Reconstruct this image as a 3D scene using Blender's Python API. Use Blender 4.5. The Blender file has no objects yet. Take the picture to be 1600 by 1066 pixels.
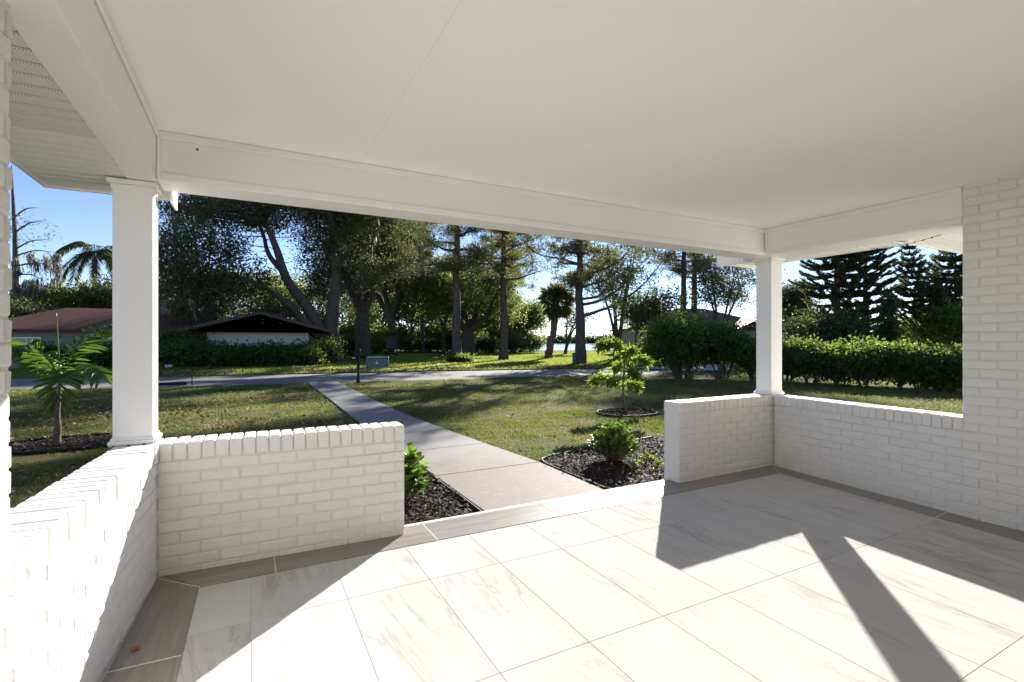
import bpy, math, random
import numpy as np
from mathutils import Vector

random.seed(7)
RNG = np.random.default_rng(11)
scene = bpy.context.scene
COL = scene.collection
rad = math.radians

# ------------------------------------------------------------------ camera, world, sun, exposure
YAW = 0.4865
CAM_H = 1.38
G = -0.15                      # level of the garden, porch floor is 0
cam_d = bpy.data.cameras.new("camera")
cam_d.sensor_width = 36.0
cam_d.lens = 775.0 / 1600.0 * 36.0
cam_d.clip_start = 0.05
cam_d.clip_end = 3000.0
cam = bpy.data.objects.new("camera", cam_d)
COL.objects.link(cam)
cam.location = (0, 0, CAM_H)
cam.rotation_euler = (rad(90), 0, -YAW)
scene.camera = cam

SUN_AZ, SUN_EL = rad(46.5), rad(22.0)     # azimuth from +Y towards +X
world = bpy.data.worlds.new("World")
scene.world = world
world.use_nodes = True
wn = world.node_tree
wn.nodes.clear()
wo = wn.nodes.new("ShaderNodeOutputWorld")
wb = wn.nodes.new("ShaderNodeBackground")
sky = wn.nodes.new("ShaderNodeTexSky")
sky.sky_type = 'NISHITA'
sky.sun_disc = False
sky.sun_elevation = SUN_EL
sky.sun_rotation = SUN_AZ
sky.air_density = 0.6
sky.dust_density = 0.0
sky.ozone_density = 5.0
wb.inputs["Strength"].default_value = 0.064
tint = wn.nodes.new("ShaderNodeMix")          # camera white balance of the sky
tint.data_type = 'RGBA'
tint.blend_type = 'MULTIPLY'
tint.inputs[0].default_value = 1.0
tint.inputs[7].default_value = (1.20, 0.90, 0.76, 1)
wn.links.new(sky.outputs[0], tint.inputs[6])
wn.links.new(tint.outputs[2], wb.inputs[0])
wn.links.new(wb.outputs[0], wo.inputs[0])

sun_d = bpy.data.lights.new("sun", 'SUN')
sun_d.energy = 3.2
sun_d.angle = rad(0.55)
sun_d.color = (1.0, 0.95, 0.87)
sun = bpy.data.objects.new("sun", sun_d)
COL.objects.link(sun)
sdir = Vector((math.sin(SUN_AZ) * math.cos(SUN_EL), math.cos(SUN_AZ) * math.cos(SUN_EL), math.sin(SUN_EL)))
sun.rotation_euler = sdir.to_track_quat('Z', 'Y').to_euler()
sun.location = (30, 30, 40)

scene.view_settings.view_transform = 'Standard'
scene.view_settings.look = 'None'
scene.view_settings.exposure = 2.25
scene.view_settings.gamma = 1.0
scene.view_settings.use_curve_mapping = False
scene.render.engine = 'CYCLES'
scene.cycles.max_bounces = 12
scene.cycles.diffuse_bounces = 8
scene.cycles.glossy_bounces = 4
scene.cycles.transmission_bounces = 4
scene.cycles.caustics_reflective = False
scene.cycles.caustics_refractive = False
scene.cycles.use_denoising = True

# ------------------------------------------------------------------ helpers: pixel rays of the survey (used to measure where things stand)
CY, SY = math.cos(YAW), math.sin(YAW)


def at(x, y, d):
    """point seen at photo position x,y at depth d metres along the view axis"""
    t = (x - 800.0) / 775.0
    return np.array((d * (t * CY + SY), d * (-t * SY + CY), CAM_H - d * (y - 533.5) / 775.0))


def gnd(x, d, z=G):
    p = at(x, 0, d)
    return np.array((p[0], p[1], z))


# ------------------------------------------------------------------ helpers: objects
def link(name, me, parent=None, mat=None, loc=None, world=None):
    o = bpy.data.objects.new(name, me)
    COL.objects.link(o)
    if mat is not None and len(me.materials) == 0:
        me.materials.append(mat)
    if parent is not None:
        o.parent = parent
    if world is not None:                       # mesh is in world coordinates
        l = Vector(world)
        off = Vector((0, 0, 0))
        q = parent
        while q is not None:
            off += q.location
            q = q.parent
        o.location = l - off
    if loc is not None:
        o.location = loc
    return o


def thing(name, label, cat, loc=(0, 0, 0), group=None, kind=None, rz=0.0):
    o = bpy.data.objects.new(name, None)
    o.empty_display_size = 0.1
    COL.objects.link(o)
    o.location = loc
    o.rotation_euler = (0, 0, rz)
    if label:
        o["label"] = label
    if cat:
        o["category"] = cat
    if group:
        o["group"] = group
    if kind:
        o["kind"] = kind
    return o


def tag(o, label=None, cat=None, group=None, kind=None):
    for k, v in (("label", label), ("category", cat), ("group", group), ("kind", kind)):
        if v:
            o[k] = v
    return o


def pydata(name, v, f, mat=None, smooth=False):
    me = bpy.data.meshes.new(name)
    me.from_pydata([tuple(map(float, p)) for p in v], [], f)
    if mat:
        me.materials.append(mat)
    if smooth:
        me.polygons.foreach_set("use_smooth", [True] * len(me.polygons))
    me.update()
    return me


def npmesh(name, v, faces, mat=None, smooth=False):
    """fast mesh: v (n,3), faces (m,k) all of one size"""
    v = np.asarray(v, dtype=np.float32)
    faces = np.asarray(faces, dtype=np.int32)
    m, k = faces.shape
    me = bpy.data.meshes.new(name)
    me.vertices.add(len(v))
    me.vertices.foreach_set("co", v.ravel())
    me.loops.add(m * k)
    me.loops.foreach_set("vertex_index", faces.ravel())
    me.polygons.add(m)
    me.polygons.foreach_set("loop_start", np.arange(0, m * k, k, dtype=np.int32))
    me.polygons.foreach_set("loop_total", np.full(m, k, dtype=np.int32))
    if smooth:
        me.polygons.foreach_set("use_smooth", np.ones(m, dtype=bool))
    me.update(calc_edges=True)
    if mat:
        me.materials.append(mat)
    return me


def bevel_box(sx, sy, sz, b, jit=0.0, rng=None):
    """box with 26 faces (chamfered), centred; returns verts, faces"""
    v, idx = [], {}
    for ax in (-1, 1):
        for ay in (-1, 1):
            for az in (-1, 1):
                for k in range(3):
                    p = [ax * (sx / 2 - b), ay * (sy / 2 - b), az * (sz / 2 - b)]
                    p[k] = (ax, ay, az)[k] * (sx, sy, sz)[k] / 2
                    if jit and rng is not None:
                        p = [q + rng.uniform(-jit, jit) for q in p]
                    idx[(ax, ay, az, k)] = len(v)
                    v.append(p)
    f = []
    I = lambda a, k: idx[(a[0], a[1], a[2], k)]
    for k in range(3):
        for s in (-1, 1):
            o1, o2 = (k + 1) % 3, (k + 2) % 3
            q = []
            for a, b2 in ((-1, -1), (1, -1), (1, 1), (-1, 1)):
                c = [0, 0, 0]
                c[k], c[o1], c[o2] = s, a, b2
                q.append(I(c, k))
            f.append(q if s > 0 else q[::-1])
    for k in range(3):                       # edge chamfers, along axis k
        o1, o2 = (k + 1) % 3, (k + 2) % 3
        for a in (-1, 1):
            for b2 in (-1, 1):
                c1, c2 = [0, 0, 0], [0, 0, 0]
                c1[k], c2[k] = -1, 1
                c1[o1] = c2[o1] = a
                c1[o2] = c2[o2] = b2
                q = [I(c1, o1), I(c1, o2), I(c2, o2), I(c2, o1)]
                f.append(q if a * b2 < 0 else q[::-1])
    for ax in (-1, 1):
        for ay in (-1, 1):
            for az in (-1, 1):
                c = (ax, ay, az)
                q = [I(c, 0), I(c, 1), I(c, 2)]
                f.append(q if ax * ay * az > 0 else q[::-1])
    return v, f


def box_me(name, sx, sy, sz, b=0.003, mat=None, jit=0.0, rng=None):
    v, f = bevel_box(sx, sy, sz, b, jit, rng)
    return pydata(name, v, f, mat)


def box(name, lo, hi, mat, parent=None, b=0.003):
    """box between two world corners"""
    s = [hi[i] - lo[i] for i in range(3)]
    c = [(hi[i] + lo[i]) / 2 for i in range(3)]
    b = min(b, min(s) * 0.3)
    me = box_me(name, s[0], s[1], s[2], b, mat)
    return link(name, me, parent, world=c)


def sheet(name, pts, z, mat, parent=None, kind=None):
    me = pydata(name, [(p[0], p[1], z) for p in pts], [list(range(len(pts)))], mat)
    o = link(name, me, parent, world=(0, 0, 0))
    if kind:
        o["kind"] = kind
    return o


def tubes(paths, sides=8, jit=0.0, rng=None):
    """paths: lists of (x,y,z,r); returns verts (n,3), quads (m,4)"""
    V, F, base = [], [], 0
    rng = rng or RNG
    for path in paths:
        P = np.array([p[:3] for p in path], float)
        R = np.array([p[3] for p in path], float)
        n = len(P)
        T = np.gradient(P, axis=0)
        T /= np.linalg.norm(T, axis=1)[:, None] + 1e-9
        ref = np.array((0.0, 0.0, 1.0)) if abs(T[0][2]) < 0.8 else np.array((1.0, 0.0, 0.0))
        A = np.cross(T, ref)
        A /= np.linalg.norm(A, axis=1)[:, None] + 1e-9
        B = np.cross(T, A)
        th = np.arange(sides) / sides * 2 * np.pi
        rr = R[:, None] * (1 + (rng.uniform(-jit, jit, (n, sides)) if jit else 0))
        ring = P[:, None, :] + rr[:, :, None] * (np.cos(th)[None, :, None] * A[:, None, :] + np.sin(th)[None, :, None] * B[:, None, :])
        V.append(ring.reshape(-1, 3))
        for i in range(n - 1):
            a = base + i * sides + np.arange(sides)
            b = base + i * sides + (np.arange(sides) + 1) % sides
            F.append(np.stack((a, b, b + sides, a + sides), 1))
        V.append(np.array([P[-1]]))
        tip = base + n * sides
        a = base + (n - 1) * sides + np.arange(sides)
        b = base + (n - 1) * sides + (np.arange(sides) + 1) % sides
        F.append(np.stack((a, b, np.full(sides, tip), np.full(sides, tip)), 1)[:0])
        # end cap as quads (8 sides -> 3 quads)
        e = base + (n - 1) * sides
        F.append(np.array([[e, e + 1, e + 2, e + 3], [e, e + 3, e + 4, e + sides - 1], [e + 4, e + 5, e + 6, e + 7]][:3]) if sides == 8 else np.array([[e, e + 1, e + 2, e + 3]]))
        base += n * sides + 1
    return np.concatenate(V), np.concatenate(F)


def tube_obj(name, paths, mat, parent=None, sides=8, jit=0.0, world=(0, 0, 0)):
    v, f = tubes(paths, sides, jit)
    return link(name, npmesh(name, v, f, mat, True), parent, world=world)


def unit(a):
    return a / (np.linalg.norm(a, axis=-1, keepdims=True) + 1e-9)


def leaf_quads(P, D, L, W, N=None, rng=None):
    """diamond leaves: base P, direction D, length L, half width W"""
    rng = rng or RNG
    n = len(P)
    L = np.broadcast_to(np.asarray(L, float), (n,))[:, None]
    W = np.broadcast_to(np.asarray(W, float), (n,))[:, None]
    D = unit(D)
    if N is None:
        N = rng.normal(size=(n, 3))
    S = unit(np.cross(D, N))
    U = np.cross(S, D)
    mid = P + D * L * 0.45
    V = np.stack((P, mid + S * W + U * W * 0.25, P + D * L, mid - S * W + U * W * 0.25), 1).reshape(-1, 3)
    return V, np.arange(n * 4).reshape(n, 4)


def leaves6(P, D, L, W, N=None, rng=None, curl=0.15):
    """closer leaves: two quads folded along the midrib, pointed, drooping at the tip"""
    rng = rng or RNG
    n = len(P)
    L = np.broadcast_to(np.asarray(L, float), (n,))[:, None]
    W = np.broadcast_to(np.asarray(W, float), (n,))[:, None]
    D = unit(D)
    if N is None:
        N = unit(np.array((0, 0, 1.0)) + rng.normal(size=(n, 3)) * 0.5)
    S = unit(np.cross(D, N))
    U = np.cross(S, D)
    a = P
    b = P + D * L * 0.38 + S * W + U * W * 0.3
    c = P + D * L * 0.8 + S * W * 0.55 - U * L * curl * 0.4
    t = P + D * L - U * L * curl
    d = P + D * L * 0.8 - S * W * 0.55 - U * L * curl * 0.4
    e = P + D * L * 0.38 - S * W + U * W * 0.3
    V = np.stack((a, b, c, t, d, e), 1).reshape(-1, 3)
    k = np.arange(n)[:, None] * 6
    F = np.concatenate((k + np.array([[0, 1, 2, 3]]), k + np.array([[0, 3, 4, 5]])), 0)
    return V, F


def merge(parts):
    V, F, b = [], [], 0
    for v, f in parts:
        V.append(v)
        F.append(f + b)
        b += len(v)
    return np.concatenate(V), np.concatenate(F)


def ellipsoid_pts(c, r, n, rng, shell=0.45):
    d = unit(rng.normal(size=(n, 3)))
    u = rng.random(n)[:, None] ** shell
    return np.array(c) + d * u * np.array(r)


def canopy(blobs, clumps, per, cr, L, W, rng, droop=0.0, flat=0.7):
    """leaf clumps through the volume of some ellipsoids; returns verts, faces, clump centres"""
    parts, cent = [], []
    vol = np.array([b[3] * b[4] * b[5] for b in blobs]) ** 0.72
    vol = vol / vol.sum()
    for b, w in zip(blobs, vol):
        n = max(3, int(clumps * w))
        c = ellipsoid_pts(b[:3], b[3:6], n, rng)
        cent.append(c)
    C = np.concatenate(cent)
    n = len(C)
    size = rng.uniform(0.55, 1.35, n)
    idx = np.repeat(np.arange(n), per)
    off = rng.normal(size=(n * per, 3)) * np.array((1, 1, flat)) * (size[idx] * cr)[:, None]
    P = C[idx] + off
    D = unit(off + rng.normal(size=off.shape) * cr * 0.9 + np.array((0, 0, -droop * cr)))
    N = unit(rng.normal(size=off.shape) + np.array((0, 0, 0.9)))
    l = L * rng.uniform(0.65, 1.3, len(P))
    V, F = leaf_quads(P, D, l, W * l / L, N, rng)
    return V, F, C


def twigs(C, anchors, rng, r0=0.03, every=3):
    """thin wandering branches from the nearest limb point to clump centres"""
    A = np.array(anchors, float)
    out = []
    for c in C[::every]:
        d = np.linalg.norm(A[:, :3] - c, axis=1) + np.maximum(0, A[:, 2] - c[2]) * 0.7
        a = A[np.argmin(d)][:3]
        L = np.linalg.norm(c - a)
        if L < 0.3:
            continue
        m1 = a + (c - a) * 0.35 + rng.normal(size=3) * L * 0.09
        m2 = a + (c - a) * 0.7 + rng.normal(size=3) * L * 0.09 + np.array((0, 0, 0.05 * L))
        r = r0 * min(1.6, 0.5 + L * 0.25)
        out.append([(*a, r), (*m1, r * 0.75), (*m2, r * 0.5), (*c, r * 0.2)])
    return out


def subdiv_path(pts, n=4, wob=0.0, rng=None):
    """smooth a few (x,y,z,r) control points into a longer path (chord length Hermite)"""
    rng = rng or RNG
    P = np.array(pts, float)
    h = np.linalg.norm(np.diff(P[:, :3], axis=0), axis=1) + 1e-6
    d = np.diff(P[:, :3], axis=0) / h[:, None]
    T = np.empty_like(P[:, :3])
    T[0], T[-1] = d[0], d[-1]
    for i in range(1, len(P) - 1):
        T[i] = (d[i - 1] * h[i] + d[i] * h[i - 1]) / (h[i] + h[i - 1])
    out = []
    for i in range(len(P) - 1):
        for k in range(n + (1 if i == len(P) - 2 else 0)):
            u = k / n
            a, b, c, e = 2 * u ** 3 - 3 * u ** 2 + 1, u ** 3 - 2 * u ** 2 + u, -2 * u ** 3 + 3 * u ** 2, u ** 3 - u ** 2
            p = a * P[i, :3] + b * h[i] * T[i] + c * P[i + 1, :3] + e * h[i] * T[i + 1]
            r = P[i, 3] * (1 - u) + P[i + 1, 3] * u
            if wob:
                p = p + rng.normal(size=3) * wob * r
            out.append(np.array((*p, max(r, 0.002))))
    return out


# ------------------------------------------------------------------ materials
def nmat(name):
    m = bpy.data.materials.new(name)
    m.use_nodes = True
    nt = m.node_tree
    nt.nodes.clear()
    out = nt.nodes.new("ShaderNodeOutputMaterial")
    return m, nt, out


def N(nt, t, **kw):
    n = nt.nodes.new(t)
    for k, v in kw.items():
        if k in n.inputs.keys() if hasattr(n.inputs, "keys") else False:
            n.inputs[k].default_value = v
        else:
            setattr(n, k, v)
    return n


def noise(nt, vec, scale, detail=4.0, rough=0.55, dist=0.0):
    n = nt.nodes.new("ShaderNodeTexNoise")
    n.inputs["Scale"].default_value = scale
    n.inputs["Detail"].default_value = detail
    n.inputs["Roughness"].default_value = rough
    n.inputs["Distortion"].default_value = dist
    if vec is not None:
        nt.links.new(vec, n.inputs["Vector"])
    return n.outputs["Fac"]


def ramp(nt, fac, stops):
    r = nt.nodes.new("ShaderNodeValToRGB")
    el = r.color_ramp.elements
    while len(el) < len(stops):
        el.new(0.5)
    for e, (p, c) in zip(el, stops):
        e.position = p
        e.color = (*c, 1) if len(c) == 3 else c
    nt.links.new(fac, r.inputs[0])
    return r.outputs[0]


def mixc(nt, fac, a, b, mode='MIX'):
    m = nt.nodes.new("ShaderNodeMix")
    m.data_type = 'RGBA'
    m.blend_type = mode
    for s, x in ((m.inputs[0], fac), (m.inputs[6], a), (m.inputs[7], b)):
        if isinstance(x, (int, float)):
            s.default_value = x
        elif isinstance(x, tuple):
            s.default_value = (*x, 1)
        else:
            nt.links.new(x, s)
    return m.outputs[2]


def math_n(nt, op, a, b=None):
    m = nt.nodes.new("ShaderNodeMath")
    m.operation = op
    for s, x in ((m.inputs[0], a), (m.inputs[1], b)):
        if x is None:
            continue
        if isinstance(x, (int, float)):
            s.default_value = x
        else:
            nt.links.new(x, s)
    return m.outputs[0]


def coords(nt, kind="Object", scale=None, rand=False):
    tc = nt.nodes.new("ShaderNodeTexCoord")
    v = tc.outputs[kind]
    if rand:
        oi = nt.nodes.new("ShaderNodeObjectInfo")
        va = nt.nodes.new("ShaderNodeVectorMath")
        va.operation = 'MULTIPLY_ADD'
        cx = nt.nodes.new("ShaderNodeCombineXYZ")
        for i, k in enumerate((37.0, 61.0, 23.0)):
            nt.links.new(math_n(nt, 'MULTIPLY', oi.outputs["Random"], k), cx.inputs[i])
        va.inputs[1].default_value = (1, 1, 1)
        nt.links.new(v, va.inputs[0])
        nt.links.new(cx.outputs[0], va.inputs[2])
        v = va.outputs[0]
    if scale:
        mp = nt.nodes.new("ShaderNodeMapping")
        mp.inputs["Scale"].default_value = scale
        nt.links.new(v, mp.inputs["Vector"])
        v = mp.outputs[0]
    return v


def pbsdf(nt, out, color=None, rough=0.6, spec=0.5, metal=0.0):
    b = nt.nodes.new("ShaderNodeBsdfPrincipled")
    b.inputs["Specular IOR Level"].default_value = spec
    b.inputs["Metallic"].default_value = metal
    if isinstance(rough, (int, float)):
        b.inputs["Roughness"].default_value = rough
    else:
        nt.links.new(rough, b.inputs["Roughness"])
    if isinstance(color, tuple):
        b.inputs["Base Color"].default_value = (*color, 1)
    elif color is not None:
        nt.links.new(color, b.inputs["Base Color"])
    nt.links.new(b.outputs[0], out.inputs[0])
    return b


def bump(nt, b, h, strength=0.3, dist=0.01):
    n = nt.nodes.new("ShaderNodeBump")
    n.inputs["Strength"].default_value = strength
    n.inputs["Distance"].default_value = dist
    nt.links.new(h, n.inputs["Height"])
    nt.links.new(n.outputs[0], b.inputs["Normal"])


def m_brick(name, base):
    m, nt, out = nmat(name)
    v = coords(nt, "Object", rand=True)
    n1 = noise(nt, v, 14, 3)
    n2 = noise(nt, v, 90, 4, 0.65)
    n3 = noise(nt, v, 330, 2, 0.6)
    lo = tuple(c * 0.90 for c in base)
    c = mixc(nt, n1, lo, base)
    oi = nt.nodes.new("ShaderNodeObjectInfo")
    c = mixc(nt, math_n(nt, 'MULTIPLY', oi.outputs["Random"], 0.16), c, tuple(x * 0.86 for x in base))
    pit = ramp(nt, n2, [(0.30, (0.55, 0.50, 0.45)), (0.36, (1, 1, 1))])
    c = mixc(nt, 0.35, c, pit, 'MULTIPLY')
    b = pbsdf(nt, out, c, 0.62, 0.35)
    h = math_n(nt, 'ADD', math_n(nt, 'MULTIPLY', n1, 0.8), math_n(nt, 'ADD', math_n(nt, 'MULTIPLY', n2, 1.1), math_n(nt, 'MULTIPLY', n3, 0.45)))
    bump(nt, b, h, 0.6, 0.0075)
    return m


def m_plain(name, col, rough=0.5, spec=0.4, var=0.08, sc=6.0, bmp=0.0, metal=0.0):
    m, nt, out = nmat(name)
    v = coords(nt, "Object")
    n1 = noise(nt, v, sc, 5)
    c = mixc(nt, n1, tuple(x * (1 - var) for x in col), tuple(min(1, x * (1 + var)) for x in col))
    b = pbsdf(nt, out, c, rough, spec, metal)
    if bmp:
        bump(nt, b, noise(nt, v, sc * 12, 4), bmp, 0.004)
    return m


def m_leaf(name, dark, light, trans, tfac=0.35, rough=0.5, spec=0.3):
    m, nt, out = nmat(name)
    g = nt.nodes.new("ShaderNodeNewGeometry")
    v = coords(nt, "Object")
    n1 = noise(nt, v, 0.9, 2)
    f = math_n(nt, 'ADD', math_n(nt, 'MULTIPLY', g.outputs["Random Per Island"], 0.65), math_n(nt, 'MULTIPLY', n1, 0.5))
    c = ramp(nt, f, [(0.15, dark), (0.95, light)])
    b = pbsdf(nt, out, c, rough, spec)
    t = nt.nodes.new("ShaderNodeBsdfTranslucent")
    tc = mixc(nt, f, tuple(x * 0.6 for x in trans), trans)
    nt.links.new(tc, t.inputs[0])
    mx = nt.nodes.new("ShaderNodeMixShader")
    mx.inputs[0].default_value = tfac
    nt.links.new(b.outputs[0], mx.inputs[1])
    nt.links.new(t.outputs[0], mx.inputs[2])
    nt.links.new(mx.outputs[0], out.inputs[0])
    return m


def m_bark(name, a, b_, sc=(6, 6, 1.2)):
    m, nt, out = nmat(name)
    v = coords(nt, "Object", scale=sc)
    n1 = noise(nt, v, 2.2, 6, 0.65)
    n2 = noise(nt, coords(nt, "Object"), 1.1, 3)
    c = ramp(nt, n1, [(0.33, a), (0.66, b_)])
    c = mixc(nt, math_n(nt, 'MULTIPLY', n2, 0.4), c, tuple((x + y) * 0.6 for x, y in zip(a, b_)))
    b = pbsdf(nt, out, c, 0.9, 0.2)
    bump(nt, b, n1, 0.9, 0.05)
    return m


def m_tile():
    m, nt, out = nmat("marble_tile")
    v = coords(nt, "Object", rand=True)
    rot = nt.nodes.new("ShaderNodeMapping")
    rot.inputs["Rotation"].default_value = (0, 0, 0.5)
    rot.inputs["Scale"].default_value = (2.3, 0.42, 1)
    nt.links.new(v, rot.inputs["Vector"])
    w = rot.outputs[0]
    n1 = noise(nt, w, 1.6, 7, 0.62, 1.1)
    vein = math_n(nt, 'ABSOLUTE', math_n(nt, 'SUBTRACT', n1, 0.5))
    vein = ramp(nt, vein, [(0.0, (1, 1, 1)), (0.022, (0.25, 0.25, 0.25)), (0.07, (0, 0, 0))])
    soft = ramp(nt, noise(nt, w, 1.1, 5, 0.6, 0.6), [(0.42, (0, 0, 0)), (0.72, (1, 1, 1))])
    gate = ramp(nt, noise(nt, v, 1.3, 2), [(0.42, (0, 0, 0)), (0.62, (1, 1, 1))])
    c = mixc(nt, math_n(nt, 'MULTIPLY', soft, 0.5), (0.50, 0.495, 0.485), (0.43, 0.413, 0.392))
    c = mixc(nt, math_n(nt, 'MULTIPLY', math_n(nt, 'MULTIPLY', vein, gate), 0.5), c, (0.24, 0.218, 0.195))
    dirt = noise(nt, coords(nt, "Object", rand=True), 9, 5, 0.7)
    c = mixc(nt, math_n(nt, 'MULTIPLY', ramp(nt, dirt, [(0.55, (0, 0, 0)), (0.8, (1, 1, 1))]), 0.22), c, (0.38, 0.33, 0.27))
    r = ramp(nt, dirt, [(0.3, (0.46, 0.46, 0.46)), (0.75, (0.62, 0.62, 0.62))])
    b = pbsdf(nt, out, c, r, 0.0)
    bump(nt, b, noise(nt, v, 45, 3), 0.015, 0.003)
    return m


def m_plank():
    m, nt, out = nmat("grey_wood_tile")
    v = coords(nt, "Object", rand=True)
    mp = nt.nodes.new("ShaderNodeMapping")
    mp.inputs["Scale"].default_value = (1.3, 22, 1)
    nt.links.new(v, mp.inputs["Vector"])
    n1 = noise(nt, mp.outputs[0], 1.5, 7, 0.65, 0.8)
    n2 = noise(nt, mp.outputs[0], 6, 4, 0.6, 0.2)
    c = ramp(nt, n1, [(0.3, (0.155, 0.138, 0.122)), (0.52, (0.235, 0.215, 0.193)), (0.72, (0.315, 0.295, 0.27))])
    c = mixc(nt, math_n(nt, 'MULTIPLY', n2, 0.35), c, (0.19, 0.175, 0.16))
    b = pbsdf(nt, out, c, 0.36, 0.5)
    bump(nt, b, n1, 0.08, 0.003)
    return m


def m_concrete():
    m, nt, out = nmat("concrete_path")
    v = coords(nt, "Object")
    g = nt.nodes.new("ShaderNodeNewGeometry")
    wpos = g.outputs["Position"]
    n1 = noise(nt, wpos, 1.6, 6, 0.6)
    n2 = noise(nt, wpos, 60, 4, 0.7)
    n3 = noise(nt, wpos, 5, 5, 0.65)
    c = mixc(nt, n1, (0.21, 0.202, 0.19), (0.265, 0.255, 0.24))
    sx = nt.nodes.new("ShaderNodeSeparateXYZ")
    nt.links.new(wpos, sx.inputs[0])
    yy = math_n(nt, 'ADD', sx.outputs[1], math_n(nt, 'MULTIPLY', n3, 1.3))
    st = nt.nodes.new("ShaderNodeMapRange")
    st.inputs[1].default_value = 7.3
    st.inputs[2].default_value = 5.9
    nt.links.new(yy, st.inputs[0])
    tan = mixc(nt, n3, (0.140, 0.112, 0.086), (0.20, 0.166, 0.13))
    c = mixc(nt, math_n(nt, 'MULTIPLY', st.outputs[0], 0.8), c, tan)
    spots = ramp(nt, noise(nt, wpos, 11, 4, 0.7), [(0.56, (0, 0, 0)), (0.70, (1, 1, 1))])
    c = mixc(nt, math_n(nt, 'MULTIPLY', math_n(nt, 'MULTIPLY', spots, st.outputs[0]), 0.6), c, (0.28, 0.255, 0.22))
    c = mixc(nt, 0.25, c, ramp(nt, n2, [(0.3, (0.6, 0.6, 0.6)), (0.7, (1, 1, 1))]), 'MULTIPLY')
    b = pbsdf(nt, out, c, 0.8, 0.3)
    bump(nt, b, n2, 0.25, 0.004)
    return m


def lawn_color(nt, near=True):
    g = nt.nodes.new("ShaderNodeNewGeometry")
    p = g.outputs["Position"]
    big = noise(nt, p, 0.30, 5, 0.62, 0.4)
    mid = noise(nt, p, 1.5, 5, 0.65)
    fine = noise(nt, p, 14, 4, 0.7)
    green = mixc(nt, fine, (0.036, 0.056, 0.013), (0.115, 0.150, 0.034))
    straw = mixc(nt, fine, (0.14, 0.10, 0.042), (0.34, 0.245, 0.11))
    f = math_n(nt, 'ADD', math_n(nt, 'MULTIPLY', big, 0.6), math_n(nt, 'MULTIPLY', mid, 0.45))
    f = ramp(nt, f, [(0.47, (0, 0, 0)), (0.60, (1, 1, 1))])
    return mixc(nt, math_n(nt, 'MULTIPLY', f, 0.62), green, straw), fine, mid, p


def m_ground():
    m, nt, out = nmat("lawn_soil")
    c, fine, mid, p = lawn_color(nt)
    soil = mixc(nt, fine, (0.05, 0.038, 0.025), (0.20, 0.155, 0.11))
    f = ramp(nt, noise(nt, p, 2.3, 5, 0.7), [(0.52, (0, 0, 0)), (0.66, (1, 1, 1))])
    c = mixc(nt, math_n(nt, 'MULTIPLY', f, 0.55), c, soil)
    b = pbsdf(nt, out, c, 0.95, 0.1)
    bump(nt, b, math_n(nt, 'ADD', fine, noise(nt, p, 60, 3)), 1.0, 0.05)
    return m


def m_far():
    m, nt, out = nmat("far_lawn_turf")
    g = nt.nodes.new("ShaderNodeNewGeometry")
    p = g.outputs["Position"]
    c = mixc(nt, noise(nt, p, 5, 5, 0.7), (0.055, 0.085, 0.016), (0.16, 0.19, 0.045))
    f = ramp(nt, noise(nt, p, 0.45, 5, 0.65), [(0.56, (0, 0, 0)), (0.70, (1, 1, 1))])
    c = mixc(nt, math_n(nt, 'MULTIPLY', f, 0.55), c, (0.19, 0.13, 0.06))
    b = pbsdf(nt, out, c, 0.95, 0.05)
    bump(nt, b, noise(nt, p, 9, 4, 0.7), 1.0, 0.12)
    return m


def m_grass():
    m, nt, out = nmat("grass_blade")
    c, fine, mid, p = lawn_color(nt)
    g = nt.nodes.new("ShaderNodeNewGeometry")
    c = mixc(nt, math_n(nt, 'MULTIPLY', g.outputs["Random Per Island"], 0.45), c, (0.135, 0.165, 0.045))
    b = pbsdf(nt, out, c, 0.6, 0.25)
    t = nt.nodes.new("ShaderNodeBsdfTranslucent")
    nt.links.new(mixc(nt, 0.55, c, (0.34, 0.40, 0.07)), t.inputs[0])
    mx = nt.nodes.new("ShaderNodeMixShader")
    mx.inputs[0].default_value = 0.4
    nt.links.new(b.outputs[0], mx.inputs[1])
    nt.links.new(t.outputs[0], mx.inputs[2])
    nt.links.new(mx.outputs[0], out.inputs[0])
    return m


def m_island(name, stops, rough=0.8, spec=0.3):
    m, nt, out = nmat(name)
    g = nt.nodes.new("ShaderNodeNewGeometry")
    c = ramp(nt, g.outputs["Random Per Island"], stops)
    pbsdf(nt, out, c, rough, spec)
    return m


def m_shingle(name, a, b_):
    m, nt, out = nmat(name)
    v = coords(nt, "Object")
    br = nt.nodes.new("ShaderNodeTexBrick")
    br.inputs["Scale"].default_value = 3.0
    br.inputs["Color1"].default_value = (*a, 1)
    br.inputs["Color2"].default_value = (*b_, 1)
    br.inputs["Mortar"].default_value = (*[x * 0.5 for x in a], 1)
    br.inputs["Mortar Size"].default_value = 0.015
    nt.links.new(v, br.inputs["Vector"])
    c = mixc(nt, noise(nt, v, 0.8, 4), br.outputs[0], a)
    pbsdf(nt, out, c, 0.9, 0.2)
    return m


def m_water():
    m, nt, out = nmat("lake_water")
    b = pbsdf(nt, out, (0.05, 0.07, 0.08), 0.12, 0.5)
    v = coords(nt, "Object", scale=(0.5, 1.6, 1))
    bump(nt, b, noise(nt, v, 2.0, 4), 0.5, 0.08)
    return m


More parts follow.
